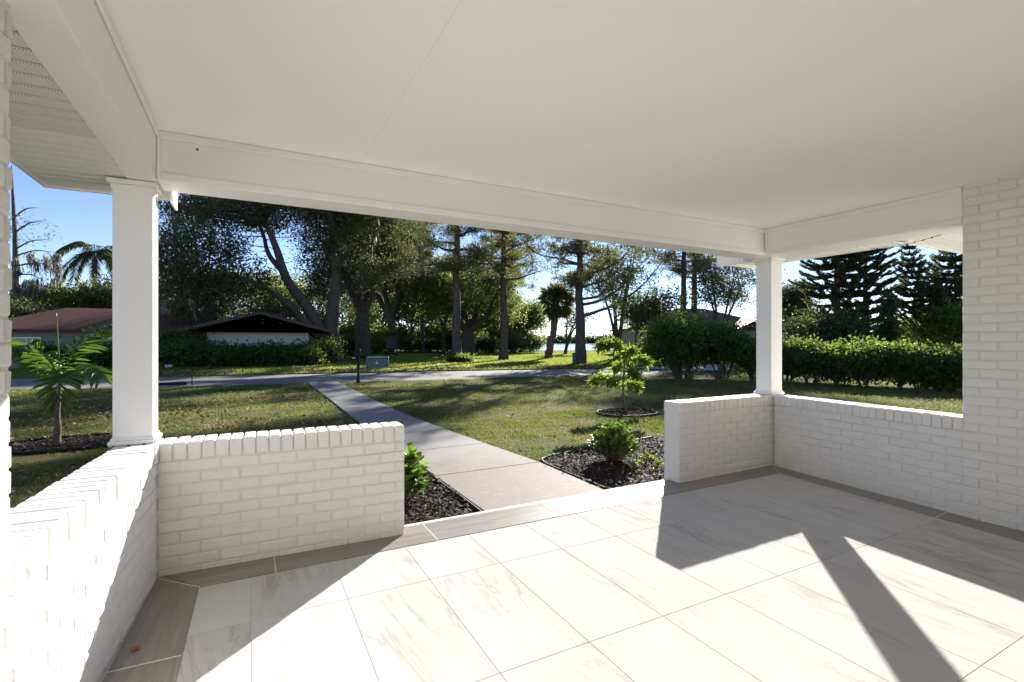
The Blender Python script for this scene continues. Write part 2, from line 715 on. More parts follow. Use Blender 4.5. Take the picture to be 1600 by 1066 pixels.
def m_soffit_perf():
    m, nt, out = nmat("perforated_vinyl")
    v = coords(nt, "Object", scale=(105, 105, 0.0))
    vo = nt.nodes.new("ShaderNodeTexVoronoi")
    vo.inputs["Scale"].default_value = 1.0
    vo.inputs["Randomness"].default_value = 0.0
    nt.links.new(v, vo.inputs["Vector"])
    c = ramp(nt, vo.outputs["Distance"], [(0.20, (0.30, 0.28, 0.25)), (0.30, (0.78, 0.755, 0.715))])
    pbsdf(nt, out, c, 0.5, 0.4)
    return m


WHITE = (0.83, 0.815, 0.79)
M = {}
M['brick'] = m_brick("painted_brick", WHITE)
M['mortar'] = m_brick("painted_mortar", tuple(x * 0.93 for x in WHITE))
M['white'] = m_plain("white_paint", (0.85, 0.84, 0.82), 0.42, 0.4, 0.02, 3.0, 0.05)
M['ceil'] = m_plain("ceiling_paint", (0.86, 0.85, 0.83), 0.7, 0.2, 0.025, 1.5, 0.10)
M['vinyl'] = m_plain("white_vinyl", (0.80, 0.785, 0.76), 0.45, 0.4, 0.02, 4.0)
M['vinylp'] = m_soffit_perf()
M['tile'] = m_tile()
M['plank'] = m_plank()
M['grout'] = m_plain("grout", (0.66, 0.64, 0.61), 0.9, 0.1, 0.1, 20)
M['concrete'] = m_concrete()
M['asphalt'] = m_plain("asphalt_road", (0.18, 0.172, 0.165), 0.85, 0.3, 0.2, 3.0, 0.3)
M['drive'] = m_plain("driveway_concrete", (0.40, 0.37, 0.35), 0.85, 0.3, 0.12, 2.0, 0.2)
M['ground'] = m_ground()
M['far_ground'] = m_far()
M['grass'] = m_grass()
M['mulch'] = m_island("dark_mulch", [(0.0, (0.008, 0.006, 0.006)), (0.60, (0.024, 0.017, 0.013)), (0.86, (0.075, 0.038, 0.022)), (1.0, (0.17, 0.12, 0.09))], 0.75, 0.2)
M['soil'] = m_plain("mulch_soil", (0.022, 0.016, 0.012), 0.95, 0.1, 0.4, 18, 0.6)
M['litter'] = m_island("fallen_leaves", [(0.0, (0.10, 0.055, 0.025)), (0.5, (0.22, 0.14, 0.06)), (1.0, (0.36, 0.27, 0.13))], 0.8, 0.2)
M['edging'] = m_plain("black_plastic_edging", (0.018, 0.018, 0.019), 0.6, 0.15, 0.2, 8)
M['edging_grey'] = m_plain("weathered_edging", (0.05, 0.047, 0.042), 0.65, 0.15, 0.3, 8)
M['metal_black'] = m_plain("black_metal", (0.012, 0.012, 0.014), 0.55, 0.25, 0.2, 10)
M['bark_oak'] = m_bark("oak_bark", (0.045, 0.038, 0.033), (0.13, 0.115, 0.10))
M['bark_pine'] = m_bark("pine_bark", (0.050, 0.038, 0.034), (0.135, 0.105, 0.092), (4, 4, 1.3))
M['bark_palm'] = m_bark("palm_bark", (0.07, 0.052, 0.038), (0.20, 0.16, 0.12), (3, 3, 8))
M['bark_young'] = m_bark("young_bark", (0.09, 0.065, 0.045), (0.24, 0.19, 0.145), (30, 30, 45))
M['leaf_oak'] = m_leaf("oak_leaf", (0.042, 0.050, 0.026), (0.105, 0.118, 0.060), (0.19, 0.22, 0.07), 0.30, 0.6, 0.12)
M['leaf_back'] = m_leaf("woodland_leaf", (0.035, 0.052, 0.014), (0.105, 0.130, 0.042), (0.34, 0.42, 0.09), 0.48)
M['leaf_gold'] = m_leaf("golden_leaf", (0.07, 0.085, 0.020), (0.15, 0.165, 0.048), (0.48, 0.52, 0.11), 0.50)
M['leaf_pine'] = m_leaf("pine_needle", (0.050, 0.060, 0.026), (0.12, 0.130, 0.052), (0.28, 0.28, 0.08), 0.34, 0.6, 0.15)
M['leaf_norf'] = m_leaf("dark_needle", (0.032, 0.045, 0.022), (0.080, 0.098, 0.042), (0.19, 0.23, 0.07), 0.30, 0.6, 0.15)
M['leaf_hedge'] = m_leaf("hedge_leaf", (0.028, 0.045, 0.018), (0.080, 0.118, 0.038), (0.30, 0.44, 0.07), 0.38, 0.55, 0.18)
M['leaf_bright'] = m_leaf("fresh_leaf", (0.040, 0.085, 0.016), (0.10, 0.175, 0.030), (0.24, 0.42, 0.04), 0.40, 0.35, 0.5)
M['leaf_yel'] = m_leaf("young_yellow_leaf", (0.060, 0.105, 0.022), (0.16, 0.22, 0.045), (0.42, 0.56, 0.07), 0.45, 0.35, 0.5)
M['leaf_palm'] = m_leaf("palm_leaflet", (0.045, 0.085, 0.022), (0.115, 0.18, 0.04), (0.24, 0.40, 0.05), 0.38, 0.35, 0.5)
M['far_blade'] = m_leaf("far_grass_blade", (0.055, 0.080, 0.016), (0.15, 0.18, 0.045), (0.42, 0.50, 0.07), 0.5)
M['moss'] = m_leaf("grey_moss", (0.10, 0.095, 0.075), (0.24, 0.22, 0.175), (0.30, 0.28, 0.21), 0.35)
M['roof_red'] = m_shingle("red_shingle", (0.095, 0.042, 0.036), (0.125, 0.056, 0.047))
M['roof_grey'] = m_shingle("grey_shingle", (0.15, 0.115, 0.105), (0.20, 0.155, 0.14))
M['stucco'] = m_plain("pale_stucco", (0.50, 0.455, 0.41), 0.85, 0.2, 0.05, 2, 0.1)
M['stucco_grey'] = m_plain("grey_stucco", (0.26, 0.235, 0.225), 0.85, 0.2, 0.06, 2, 0.1)
M['stucco_pink'] = m_plain("pink_stucco", (0.52, 0.38, 0.42), 0.85, 0.2, 0.05, 2, 0.1)
M['fascia_dark'] = m_plain("dark_brown_board", (0.075, 0.052, 0.043), 0.6, 0.3, 0.2, 5)
M['glass'] = m_plain("window_glass", (0.03, 0.035, 0.04), 0.06, 0.6, 0.1, 2)
M['box_green'] = m_plain("green_enamel", (0.085, 0.125, 0.105), 0.45, 0.4, 0.1, 5)
M['sign_white'] = m_plain("white_sticker", (0.75, 0.74, 0.70), 0.5, 0.3, 0.03, 5)
M['sign_orange'] = m_plain("orange_sticker", (0.6, 0.28, 0.05), 0.5, 0.3, 0.03, 5)
M['water'] = m_water()
M['dark_spot'] = m_plain("dark_insect", (0.03, 0.025, 0.02), 0.6, 0.3, 0.1, 5)
M['brown_nut'] = m_plain("brown_dry_leaf", (0.22, 0.10, 0.035), 0.6, 0.3, 0.3, 40)

# ================================================================== GROUND, ROAD, WATER
def prism(name, pts, z0, z1, mat, parent=None, ang=0.0, ch=0.0015):
    """polygon prism (counter-clockwise pts in world XY), own origin, local x turned by ang"""
    P = np.array(pts, float)
    c = P.mean(0)
    ca, sa = math.cos(-ang), math.sin(-ang)
    Q = (P - c) @ np.array(((ca, sa), (-sa, ca)))
    n = len(Q)
    d = unit(Q) * ch
    v = [(q[0], q[1], 0) for q in Q] + [(q[0], q[1], z1 - z0 - ch) for q in Q] + [(q[0] - e[0], q[1] - e[1], z1 - z0) for q, e in zip(Q, d)]
    f = [[i, (i + 1) % n, n + (i + 1) % n, n + i] for i in range(n)]
    f += [[n + i, n + (i + 1) % n, 2 * n + (i + 1) % n, 2 * n + i] for i in range(n)]
    f.append([2 * n + i for i in range(n)])
    f.append([n - 1 - i for i in range(n)])
    me = pydata(name, v, f, mat)
    o = link(name, me, parent, world=(c[0], c[1], z0))
    o.rotation_euler = (0, 0, ang)
    return o


g = sheet("lawn", [(-400, -60), (900, -60), (900, 900), (-400, 900)], G, M['ground'], kind="structure")
# street: slightly skew to the house, crossing in front of the lawn
ROAD_N = [(-70, 30.0), (-6.6, 21.2), (-2.7, 19.95), (1.9, 19.2), (8, 18.5), (17, 17.6), (70, 14.5)]
ROAD_F = [(70, 13.5), (70, 17.0), (17.7, 21.5), (14.6, 22.4), (8.8, 23.6), (1.5, 24.7), (-3.4, 25.3), (-8.5, 27.4), (-70, 37)]
sheet("road", ROAD_N + [(70, 17.0), (17.7, 21.5), (14.6, 22.4), (8.8, 23.6), (1.5, 24.7), (-3.4, 25.3), (-8.5, 27.4), (-70, 37)], G + 0.006, M['asphalt'], kind="structure")
far_edge = [(-9.3, 27.6), (-3.4, 25.4), (1.5, 24.8), (8.8, 23.7), (14.6, 22.5), (17.7, 21.6), (70, 17.1)]
o = prism("far_lawn", far_edge + [(95, 40), (70, 52), (52, 66), (30, 68), (-5, 90), (-60, 90), (-60, 45), (-13, 32)], G - 0.02, G + 0.05, M['far_ground'], ch=0.01)
o["kind"] = "structure"
sheet("driveway", [(-70, 37.2), (-9.4, 27.7), (-13.2, 32.2), (-16, 37), (-70, 60)], G + 0.010, M['drive'], kind="structure")
sheet("side_driveway", [(18.6, 21.4), (19.3, 17.6), (40, 12.6), (48, 14.5), (30, 22)], G + 0.058, M['drive'], kind="structure")
sheet("lake", [(38.5, 68.5), (52, 67), (110, 60), (900, 200), (900, 700), (392, 700)], G + 0.03, M['water'], kind="structure")

# ================================================================== PORCH
# ---- floor
floor = box("porch_floor", (-0.72, -1.32, -0.16), (5.32, 3.655, -0.0025), M['grout'], b=0.002)
floor["kind"] = "structure"
TS = 0.457
xs = [-0.66] + [0.006 + i * TS for i in range(0, 12)] + [5.2]
ys = [-1.3, -0.897, 0.017, 0.931, 1.845, 2.759, 3.272]
tile_cache = {}
for i in range(len(xs) - 1):
    for j in range(len(ys) - 1):
        sx, sy = xs[i + 1] - xs[i] - 0.0024, ys[j + 1] - ys[j] - 0.0024
        key = (round(sx, 3), round(sy, 3))
        if key not in tile_cache:
            tile_cache[key] = box_me("floor_tile", sx, sy, 0.008, 0.0009, M['tile'])
        link("floor_tile", tile_cache[key], floor, world=((xs[i] + xs[i + 1]) / 2, (ys[j] + ys[j + 1]) / 2, -0.004))


def plank(pts, ang=0.0, top=0.003):
    return prism("plank_tile", pts, -0.006, top, M['plank'], floor, ang, 0.001)


YI, YO = 3.272, 3.62
gp = 0.003
plank([(-0.47, 3.56), (-0.245, YI), (0.138 - gp, YI), (0.138 - gp, 3.56)])
plank([(0.138 + gp, YI), (1.152 - gp, YI), (1.152 - gp, YO), (0.138 + gp, YO)])
plank([(1.152 + gp, YI), (2.158 - gp, YI), (2.158 - gp, YO), (1.152 + gp, YO)])
plank([(2.158 + gp, YI), (3.07 - gp, YI), (3.07 - gp, 3.40), (2.158 + gp, 3.40)])
plank([(2.158 + gp, 3.405), (3.07 - gp, 3.405), (3.07 - gp, YO), (2.158 + gp, YO)])
plank([(3.07 + gp, YI), (4.115 - gp, YI), (4.115 - gp, YO), (3.07 + gp, YO)])
plank([(4.115 + gp, YI), (4.88, YI), (5.13, 3.53), (4.115 + gp, 3.53)])
A = math.pi / 2
plank([(-0.475, 3.555), (-0.522, 2.608 + gp), (-0.262, 2.6 + gp), (-0.250, YI)], A - 0.02)
plank([(-0.522, 2.608 - gp), (-0.60, 1.75), (-0.275, 1.72), (-0.262, 2.6 - gp)], A - 0.05)
plank([(-0.60, 1.744), (-0.66, 0.85), (-0.285, 0.85), (-0.275, 1.714)], A - 0.05)
plank([(5.135, 3.52), (4.886, YI), (4.738, 1.878 + gp), (4.97, 1.895 + gp)], A + 0.1)
plank([(4.97, 1.895 - gp), (4.738, 1.878 - gp), (4.64, 0.95), (4.96, 0.95)], A + 0.07)
# white grout lines between the planks
def grout_line(a, b, w=0.0065):
    a, b = np.array(a, float), np.array(b, float)
    d = unit(b - a)
    n = np.array((-d[1], d[0])) * w / 2
    prism("grout_line", [tuple(a - n), tuple(b - n), tuple(b + n), tuple(a + n)], -0.003, 0.0034, M['grout'], floor, 0, 0.0005)


grout_line((0.138, YI), (0.138, 3.50))
grout_line((1.152, YI), (1.152, YO), 0.005)
grout_line((2.158, YI), (2.158, YO), 0.003)
grout_line((4.115, YI), (4.115, 3.50), 0.005)
grout_line((-0.247, YI), (-0.470, 3.50))
grout_line((-0.262, 2.600), (-0.522, 2.608))
grout_line((4.886, YI), (5.10, 3.49), 0.005)
grout_line((4.738, 1.878), (4.963, 1.895), 0.005)
# pale mortar nosing along the step
prism("step_nosing", [(0.98, YO + 0.003), (3.68, YO + 0.003), (3.68, 3.668), (0.98, 3.668)], -0.15, -0.001, M['grout'], floor)

# ---- brick walls
BP, BH, BL, BT = 0.0705, 0.0625, 0.2055, 0.200
RB = random.Random(3)
brick_me = [box_me("brick", BL, BT, BH, 0.0050, M['brick'], 0.0019, RB) for _ in range(7)]
row_me = [box_me("rowlock_brick", 0.0645, 0.212, 0.106, 0.0060, M['brick'], 0.0020, RB) for _ in range(7)]
BPIT = 0.2135
ROWP = 0.0724


def brick_wall(name, label, a, b, courses, cap=True, half0=0, cat="wall"):
    """wall whose inner face runs a -> b with its thickness to the left of that direction"""
    a, b = np.array(a, float), np.array(b, float)
    L = float(np.linalg.norm(b - a))
    ang = math.atan2(b[1] - a[1], b[0] - a[0])
    t = thing(name, label, cat, (a[0], a[1], 0), rz=ang)
    top = -0.0355 + courses * BP
    core_top = top + (0.095 if cap else 0)
    me = box_me("mortar_core", L - 0.004, BT - 0.013, core_top + 0.02, 0.002, M['mortar'])
    link("mortar_core", me, t, loc=(L / 2, BT / 2, core_top / 2 - 0.01))
    for k in range(courses):
        z = -0.0355 + k * BP + BP / 2
        x = -BPIT * (0.5 if (k + half0) % 2 else 0.0)
        while x < L - 0.01:
            x0, x1 = max(0.0, x), min(L, x + BPIT)
            w = x1 - x0 - 0.008
            if w > 0.02:
                o = link("brick", RB.choice(brick_me), t)
                o.location = ((x0 + x1) / 2, BT / 2 + RB.uniform(-0.0022, 0.0022), z + (0.016 if k == 0 else 0) + RB.uniform(-0.0014, 0.0014))
                o.scale = (w / BL * (1 if RB.random() < 0.5 else -1) if False else w / BL, 1, 0.5 if k == 0 else 1)
                o.rotation_euler = (RB.uniform(-0.004, 0.004), RB.uniform(-0.003, 0.003), RB.uniform(-0.004, 0.004))
            x += BPIT
    if cap:
        n = max(1, round(L / ROWP))
        p = L / n
        for i in range(n):
            o = link("rowlock_brick", RB.choice(row_me), t)
            o.location = ((i + 0.5) * p, BT / 2 + RB.uniform(-0.003, 0.003), top + 0.004 + 0.053 + RB.uniform(-0.0015, 0.0015))
            o.rotation_euler = (RB.uniform(-0.008, 0.008), RB.uniform(-0.012, 0.012), RB.uniform(-0.012, 0.012))
            o.scale = (min(1.15, (p - 0.0075) / 0.0645), 1, 1)
    return t


NC = 10
brick_wall("low_brick_wall", "low white brick wall between the entry step and the left column", (-0.690, 3.531), (0.978, 3.485), NC)
brick_wall("low_brick_wall", "low white brick side wall below the left opening, lit by the sun", (-0.590, 1.893), (-0.476, 3.512), NC, half0=1)
brick_wall("low_brick_wall", "short white brick wall between the entry step and the right column", (3.680, 3.492), (5.330, 3.512), NC, half0=1)
brick_wall("low_brick_wall", "long shaded white brick side wall below the right opening", (5.122, 3.492), (4.9555, 1.785), NC)
brick_wall("brick_pier", "tall white brick pier at the right end of the porch", (4.954, 1.795), (4.954, 0.60), 38, cap=False, half0=1, cat="pier")
brick_wall("brick_pier", "white brick pier cut off by the left picture edge", (-0.652, 1.00), (-0.589, 1.885), 38, cap=False, cat="pier")


# ---- columns
def column(label, cx, cy):
    t = thing("porch_column", label, "column", (cx, cy, 0.782), group="square white porch columns")
    z0 = 0.782
    h = 0.095
    box("shaft", (cx - h, cy - h, z0 + 0.005), (cx + h, cy + h, 2.318), M['white'], t, 0.004)
    ft = box("base_moulding", (cx - h - 0.02, cy - h - 0.02, z0), (cx + h + 0.02, cy + h + 0.02, z0 + 0.022), M['white'], t, 0.004)
    box("base_bevel", (cx - h - 0.009, cy - h - 0.009, z0 + 0.022), (cx + h + 0.009, cy + h + 0.009, z0 + 0.040), M['white'], ft, 0.005)
    cp = box("capital", (cx - h - 0.025, cy - h - 0.025, 2.285), (cx + h + 0.025, cy + h + 0.025, 2.312), M['white'], t, 0.004)
    box("capital_bevel", (cx - h - 0.010, cy - h - 0.010, 2.255), (cx + h + 0.010, cy + h + 0.010, 2.285), M['white'], cp, 0.006)
    return t


column("square white column at the left corner, its street side lit by the sun", -0.600, 3.672)
column("square white column at the far right corner where two low walls meet", 5.228, 3.625)

# ---- roof: ceiling, beams, soffits, eaves
roof = thing("porch_roof", "white flat porch ceiling with deep painted beams above the brick walls", "roof", (2.26, 1.2, 2.6))
cx_ = [-0.61, 0.67, 1.86, 3.20, 4.42, 5.05]
for a, b in zip(cx_[:-1], cx_[1:]):
    box("ceiling_panel", (a + 0.0002, -1.3, 2.600), (b - 0.0002, 3.51, 2.612), M['ceil'], roof, 0.0014)
W = M['white']
# front beam
fb = box("beam", (-0.474, 3.500, 2.318), (4.984, 3.735, 2.598), W, roof, 0.003)
box("bottom_trim", (-0.474, 3.489, 2.312), (4.984, 3.742, 2.360), W, fb, 0.005)
box("top_trim", (-0.474, 3.484, 2.556), (4.984, 3.499, 2.599), W, fb, 0.004)
# side beams
lb = box("beam", (-0.622, 0.40, 2.316), (-0.476, 3.742, 2.598), W, roof, 0.003)
box("top_trim", (-0.475, 0.40, 2.556), (-0.461, 3.483, 2.599), W, lb, 0.004)
box("corner_bead", (-0.4735, 3.470, 2.320), (-0.455, 3.4985, 2.556), W, lb, 0.003)
rb = box("beam", (4.986, 1.802, 2.318), (5.330, 3.735, 2.598), W, roof, 0.003)
box("bottom_trim", (4.974, 1.802, 2.312), (5.336, 3.742, 2.358), W, rb, 0.005)
box("top_trim", (4.969, 1.802, 2.556), (4.985, 3.483, 2.599), W, rb, 0.004)
box("corner_bead", (4.962, 3.470, 2.360), (4.985, 3.488, 2.556), W, rb, 0.003)
# little dark holes left by fixings in the front beam
for (px, py, r) in ((301.5, 224, 0.007),):
    v, f = tubes([[( -0.276, 3.5005, 2.525, r), (-0.276, 3.496, 2.525, r * 0.9), (-0.276, 3.4945, 2.525, r * 0.5)]], 8)
    link("screw_hole", npmesh("screw_hole", v, f, M['dark_spot']), fb, world=(0, 0, 0))
# left soffit: ridged vinyl panels across the overhang
yy = 0.45
while yy < 3.95:
    y1 = min(yy + 0.1, 3.955)
    box("soffit_panel", (-1.075, yy + 0.008, 2.322), (-0.624, y1 - 0.008, 2.336), M['vinylp'] if yy < 2.9 else M['vinyl'], roof, 0.0055)
    yy += 0.1
box("soffit_backing", (-1.075, 0.45, 2.350), (-0.60, 3.955, 2.356), M['vinyl'], roof, 0.002)
box("fascia", (-1.105, 0.40, 2.312), (-1.078, 3.985, 2.47), M['vinyl'], roof, 0.003)
# left eave return, lit at its end
box("eave_return", (-1.077, 3.743, 2.319), (-0.440, 3.955, 2.333), M['vinyl'], roof, 0.002)
box("fascia", (-1.105, 3.957, 2.310), (-0.425, 3.985, 2.44), M['vinyl'], roof, 0.003)
box("return_cap", (-0.439, 3.744, 2.245), (-0.425, 3.956, 2.44), M['vinyl'], roof, 0.003)
# right soffit and return
yy = 2.46
while yy < 4.05:
    y1 = min(yy + 0.1, 4.06)
    box("soffit_panel", (5.338, yy + 0.008, 2.322), (5.600, y1 - 0.008, 2.336), M['vinyl'], roof, 0.0055)
    yy += 0.1
box("soffit_backing", (5.338, 2.46, 2.350), (5.600, 4.06, 2.356), M['vinyl'], roof, 0.002)
box("fascia", (5.602, 2.43, 2.312), (5.630, 4.09, 2.47), M['vinyl'], roof, 0.003)
box("eave_return", (4.95, 3.76, 2.319), (5.337, 4.06, 2.333), M['vinyl'], roof, 0.002)
box("return_cap", (4.925, 3.75, 2.262), (4.948, 4.06, 2.44), M['vinyl'], roof, 0.003)
box("fascia", (4.925, 4.062, 2.285), (5.630, 4.09, 2.44), M['vinyl'], roof, 0.003)
# main eave running off to the right behind the pier
yy = 1.2
while yy < 2.45:
    box("soffit_panel", (5.20, yy + 0.004, 2.345), (9.5, min(yy + 0.1, 2.455) - 0.004, 2.357), M['vinyl'], roof, 0.003)
    yy += 0.1
box("fascia", (5.632, 2.457, 2.325), (9.5, 2.485, 2.47), M['vinyl'], roof, 0.003)


def slab4(name, a, b, c, d, th, mat, parent):
    P = [np.array(p, float) for p in (a, b, c, d)]
    cen = sum(P) / 4
    v = [p - cen for p in P] + [p - cen + np.array((0, 0, th)) for p in P]
    f = [[0, 3, 2, 1], [4, 5, 6, 7], [0, 1, 5, 4], [1, 2, 6, 5], [2, 3, 7, 6], [3, 0, 4, 7]]
    return link(name, pydata(name, v, f, mat), parent, world=cen)


slab4("roof_slope", (-1.13, -1.6, 2.475), (2.26, -1.6, 3.66), (2.26, 4.12, 3.66), (-1.13, 4.12, 2.475), 0.05, M['roof_grey'], roof)
slab4("roof_slope", (2.262, -1.6, 3.66), (5.66, -1.6, 2.475), (5.66, 4.12, 2.475), (2.262, 4.12, 3.66), 0.05, M['roof_grey'], roof)
slab4("roof_slope", (5.67, -1.6, 3.9), (9.5, -1.6, 3.9), (9.5, 2.5, 2.475), (5.67, 2.5, 2.475), 0.05, M['roof_grey'], roof)
me = pydata("gable_wall", [(-1.0, 3.75, 2.6), (5.5, 3.75, 2.6), (2.26, 3.75, 3.62), (-1.0, 3.70, 2.6), (5.5, 3.70, 2.6), (2.26, 3.70, 3.62)],
            [[0, 2, 1], [3, 4, 5], [0, 1, 4, 3], [1, 2, 5, 4], [2, 0, 3, 5]], M['vinyl'])
link("gable_wall", me, roof, world=(0, 0, 0))
hw = box("house_wall", (-6.0, -1.52, -0.15), (9.5, -1.33, 2.62), M['white'])
hw["kind"] = "structure"
hw2 = box("house_side_wall", (5.17, -1.30, -0.15), (9.5, 1.19, 2.34), M['white'])
hw2["kind"] = "structure"
pw = box("porch_side_wall", (4.975, -1.325, 0.004), (5.16, 0.590, 2.599), M['white'])
pw["kind"] = "structure"
pw = box("porch_side_wall", (-0.86, -1.325, 0.004), (-0.665, 0.985, 2.599), M['white'])
pw["kind"] = "structure"
# thin beaded cord under the right beam
cpts = [np.array(planept) for planept in ((5.40, 2.10, 2.318), (5.45, 2.32, 2.295), (5.50, 2.52, 2.285), (5.56, 2.75, 2.31))]
cord = thing("beaded_cord", "thin dark beaded cord hanging under the right eave", "cord", tuple(cpts[0]))
tube_obj("string", [subdiv_path([(*p, 0.0022) for p in cpts], 5)], M['dark_spot'], cord)
for p in subdiv_path([(*p, 0.002) for p in cpts], 3)[1:-1]:
    v, f = tubes([[(p[0], p[1], p[2] - 0.008, 0.003), (p[0], p[1], p[2], 0.0075), (p[0], p[1], p[2] + 0.008, 0.003)]], 8)
    link("bead", npmesh("bead", v, f, M['dark_spot'], True), cord, world=(0, 0, 0))
# dry brown seed pod on the border plank
pos = np.array((-0.446, 2.76, 0.004))
v, f = bevel_box(0.030, 0.020, 0.014, 0.005, 0.003, RB)
o = link("dry_leaf", pydata("dry_leaf", v, f, M['brown_nut']), None, loc=(-0.452, 2.735, 0.011))
o.rotation_euler = (0.2, 0.1, 0.8)
tag(o, "tiny curled brown dry leaf on the grey plank border", "leaf")

# ================================================================== GARDEN PATH
path = sheet("garden_path", [(1.82, 3.67), (3.15, 3.67), (3.17, 5.3), (2.98, 7.4), (2.80, 10.4), (2.85, 19.0), (1.86, 19.15), (1.80, 10.0)], G + 0.008, M['soil'], kind="structure")
jy = [3.672, 5.27, 6.62, 7.97, 9.32, 10.67, 12.02, 13.37, 14.72, 16.07, 17.42, 19.08]
rx = lambda y: float(np.interp(y, [3.6, 5.3, 7.4, 10.4, 19.0], [3.15, 3.17, 2.98, 2.80, 2.85]))
lx = lambda y: float(np.interp(y, [3.6, 10.0, 19.0], [1.83, 1.80, 1.865]))
for a, b in zip(jy[:-1], jy[1:]):
    b2 = b - 0.010
    prism("path_slab", [(lx(a), a), (rx(a), a), (rx(b2), b2), (lx(b2), b2)], G - 0.05, G + 0.034, M['concrete'], path, 0, 0.006)


# ================================================================== MULCH BEDS AND EDGING
def in_poly(x, y, poly):
    c = np.zeros(x.shape, bool)
    n = len(poly)
    for i in range(n):
        x1, y1 = poly[i]
        x2, y2 = poly[(i + 1) % n]
        cond = ((y1 > y) != (y2 > y)) & (x < (x2 - x1) * (y - y1) / (y2 - y1 + 1e-12) + x1)
        c ^= cond
    return c


def ellipse(cx, cy, rx_, ry_, n=28, a0=0.0):
    return [(cx + rx_ * math.cos(a0 + 2 * math.pi * i / n), cy + ry_ * math.sin(a0 + 2 * math.pi * i / n)) for i in range(n)]


BED_L = [(-0.68, 3.74), (0.97, 3.69), (1.0, 3.672), (1.80, 3.672), (1.80, 5.30), (1.55, 5.42), (-0.6, 5.45)]
BED_R = [(3.18, 3.672), (3.68, 3.672), (3.70, 3.71), (5.5, 3.74), (7.2, 3.74), (7.2, 5.9), (5.6, 5.85), (4.6, 5.65), (3.7, 5.52), (3.28, 5.42), (3.19, 5.25)]
RING_R = ellipse(7.05, 8.12, 0.66, 0.56)
RING_L = ellipse(-2.35, 9.55, 0.95, 0.62)
BEDS = [BED_L, BED_R, RING_R, RING_L]


def mulch(poly, n, label_z=0.0):
    P = np.array(poly)
    lo, hi = P.min(0), P.max(0)
    x = RNG.uniform(lo[0], hi[0], n * 2)
    y = RNG.uniform(lo[1], hi[1], n * 2)
    k = in_poly(x, y, poly)
    x, y = x[k][:n], y[k][:n]
    m = len(x)
    pos = np.stack((x, y, G + 0.012 + RNG.random(m) ** 2 * 0.045), 1)
    D = unit(np.stack((RNG.normal(size=m), RNG.normal(size=m), RNG.normal(size=m) * 0.35), 1))
    V, F = leaf_quads(pos, D, RNG.uniform(0.02, 0.075, m), RNG.uniform(0.004, 0.012, m), unit(np.array((0, 0, 1.0)) + RNG.normal(size=(m, 3)) * 0.5))
    base = pydata("b", [(p[0], p[1], G + 0.012) for p in poly], [list(range(len(poly)))])
    o = link("mulch_bed", npmesh("mulch_bed", V, F, M['mulch']), None)
    o["kind"] = "stuff"
    sheet("bed_soil", poly, G + 0.012, M['soil'], kind="structure")
    return o


mulch(BED_L, 9000)
mulch(BED_R, 13000)
mulch(RING_R, 2600)
mulch(RING_L, 3200)


def edging(label, pts, mat, closed=False, r=0.016, z=0.028):
    pts = list(pts) + ([pts[0]] if closed else [])
    p = subdiv_path([(q[0], q[1], G + z + RNG.uniform(-0.006, 0.006), r) for q in pts], 3)
    o = tube_obj("garden_edging", [p], mat)
    tag(o, label, "edging", "plastic garden edging")
    return o


edging("black plastic edging along the mulch bed right of the path", [(3.20, 3.70), (3.20, 4.3), (3.205, 4.9), (3.21, 5.22), (3.30, 5.42), (3.75, 5.53), (4.6, 5.66), (5.6, 5.86)], M['edging'])
edging("black plastic edging along the small mulch bed left of the path", [(1.795, 3.70), (1.79, 4.4), (1.79, 5.0), (1.78, 5.32), (1.52, 5.43), (0.2, 5.46)], M['edging'])
edging("weathered edging ring around the young tree on the right lawn", RING_R, M['edging_grey'], True, 0.022, 0.03)
edging("black edging ring around the young palm on the left", RING_L, M['edging'], True, 0.02, 0.03)


# ================================================================== GRASS
def grass(name, rects, clump=True):
    Vs, Fs, b = [], [], 0
    for (x0, x1, y0, y1, dens, h, w) in rects:
        n = int((x1 - x0) * (y1 - y0) * dens)
        x, y = RNG.uniform(x0, x1, n), RNG.uniform(y0, y1, n)
        ok = np.ones(n, bool)
        for bd in BEDS:
            ok &= ~in_poly(x, y, bd)
        ok &= ~((x > np.interp(y, [3.6, 10, 19], [1.80, 1.77, 1.84])) & (x < np.interp(y, [3.6, 5.3, 7.4, 10.4, 19.0], [3.18, 3.20, 3.01, 2.83, 2.88])) & (y < 19.2) & (y > 3.6))
        ok &= ~((x > -0.95) & (x < 5.7) & (y < 3.9))
        ok &= ~((x > 4.9) & (y < 2.2))
        ok &= ~in_poly(x, y, ROAD_N + ROAD_F[1:])
        # patchiness
        pn = np.sin(x * 2.3 + np.sin(y * 1.7) * 1.3) * np.sin(y * 2.9 + np.cos(x * 1.1) * 1.7) + 0.6 * np.sin(x * 7.1 + y * 5.3) * np.sin(y * 8.3 - x * 3.1)
        ok &= RNG.random(n) < np.clip(0.60 + 0.50 * pn, 0.06, 1.0)
        x, y, pn = x[ok], y[ok], pn[ok]
        n = len(x)
        hh = h * RNG.uniform(0.45, 1.25, n) * (0.85 + 0.2 * pn)
        th = RNG.uniform(0, 2 * np.pi, n)
        lean = RNG.uniform(0.25, 1.25, n) * hh
        la = RNG.uniform(0, 2 * np.pi, n)
        ww = w * RNG.uniform(0.7, 1.3, n)
        dx, dy = np.cos(th) * ww, np.sin(th) * ww
        z0 = np.full(n, G)
        A = np.stack((x - dx, y - dy, z0), 1)
        B = np.stack((x + dx, y + dy, z0), 1)
        C = np.stack((x + np.cos(la) * lean, y + np.sin(la) * lean, z0 + hh), 1)
        V = np.stack((A, B, C), 1).reshape(-1, 3)
        Vs.append(V)
        Fs.append(np.arange(n * 3).reshape(n, 3) + b)
        b += n * 3
    o = link(name, npmesh(name, np.concatenate(Vs), np.concatenate(Fs), M['grass']), None)
    o["kind"] = "stuff"
    return o


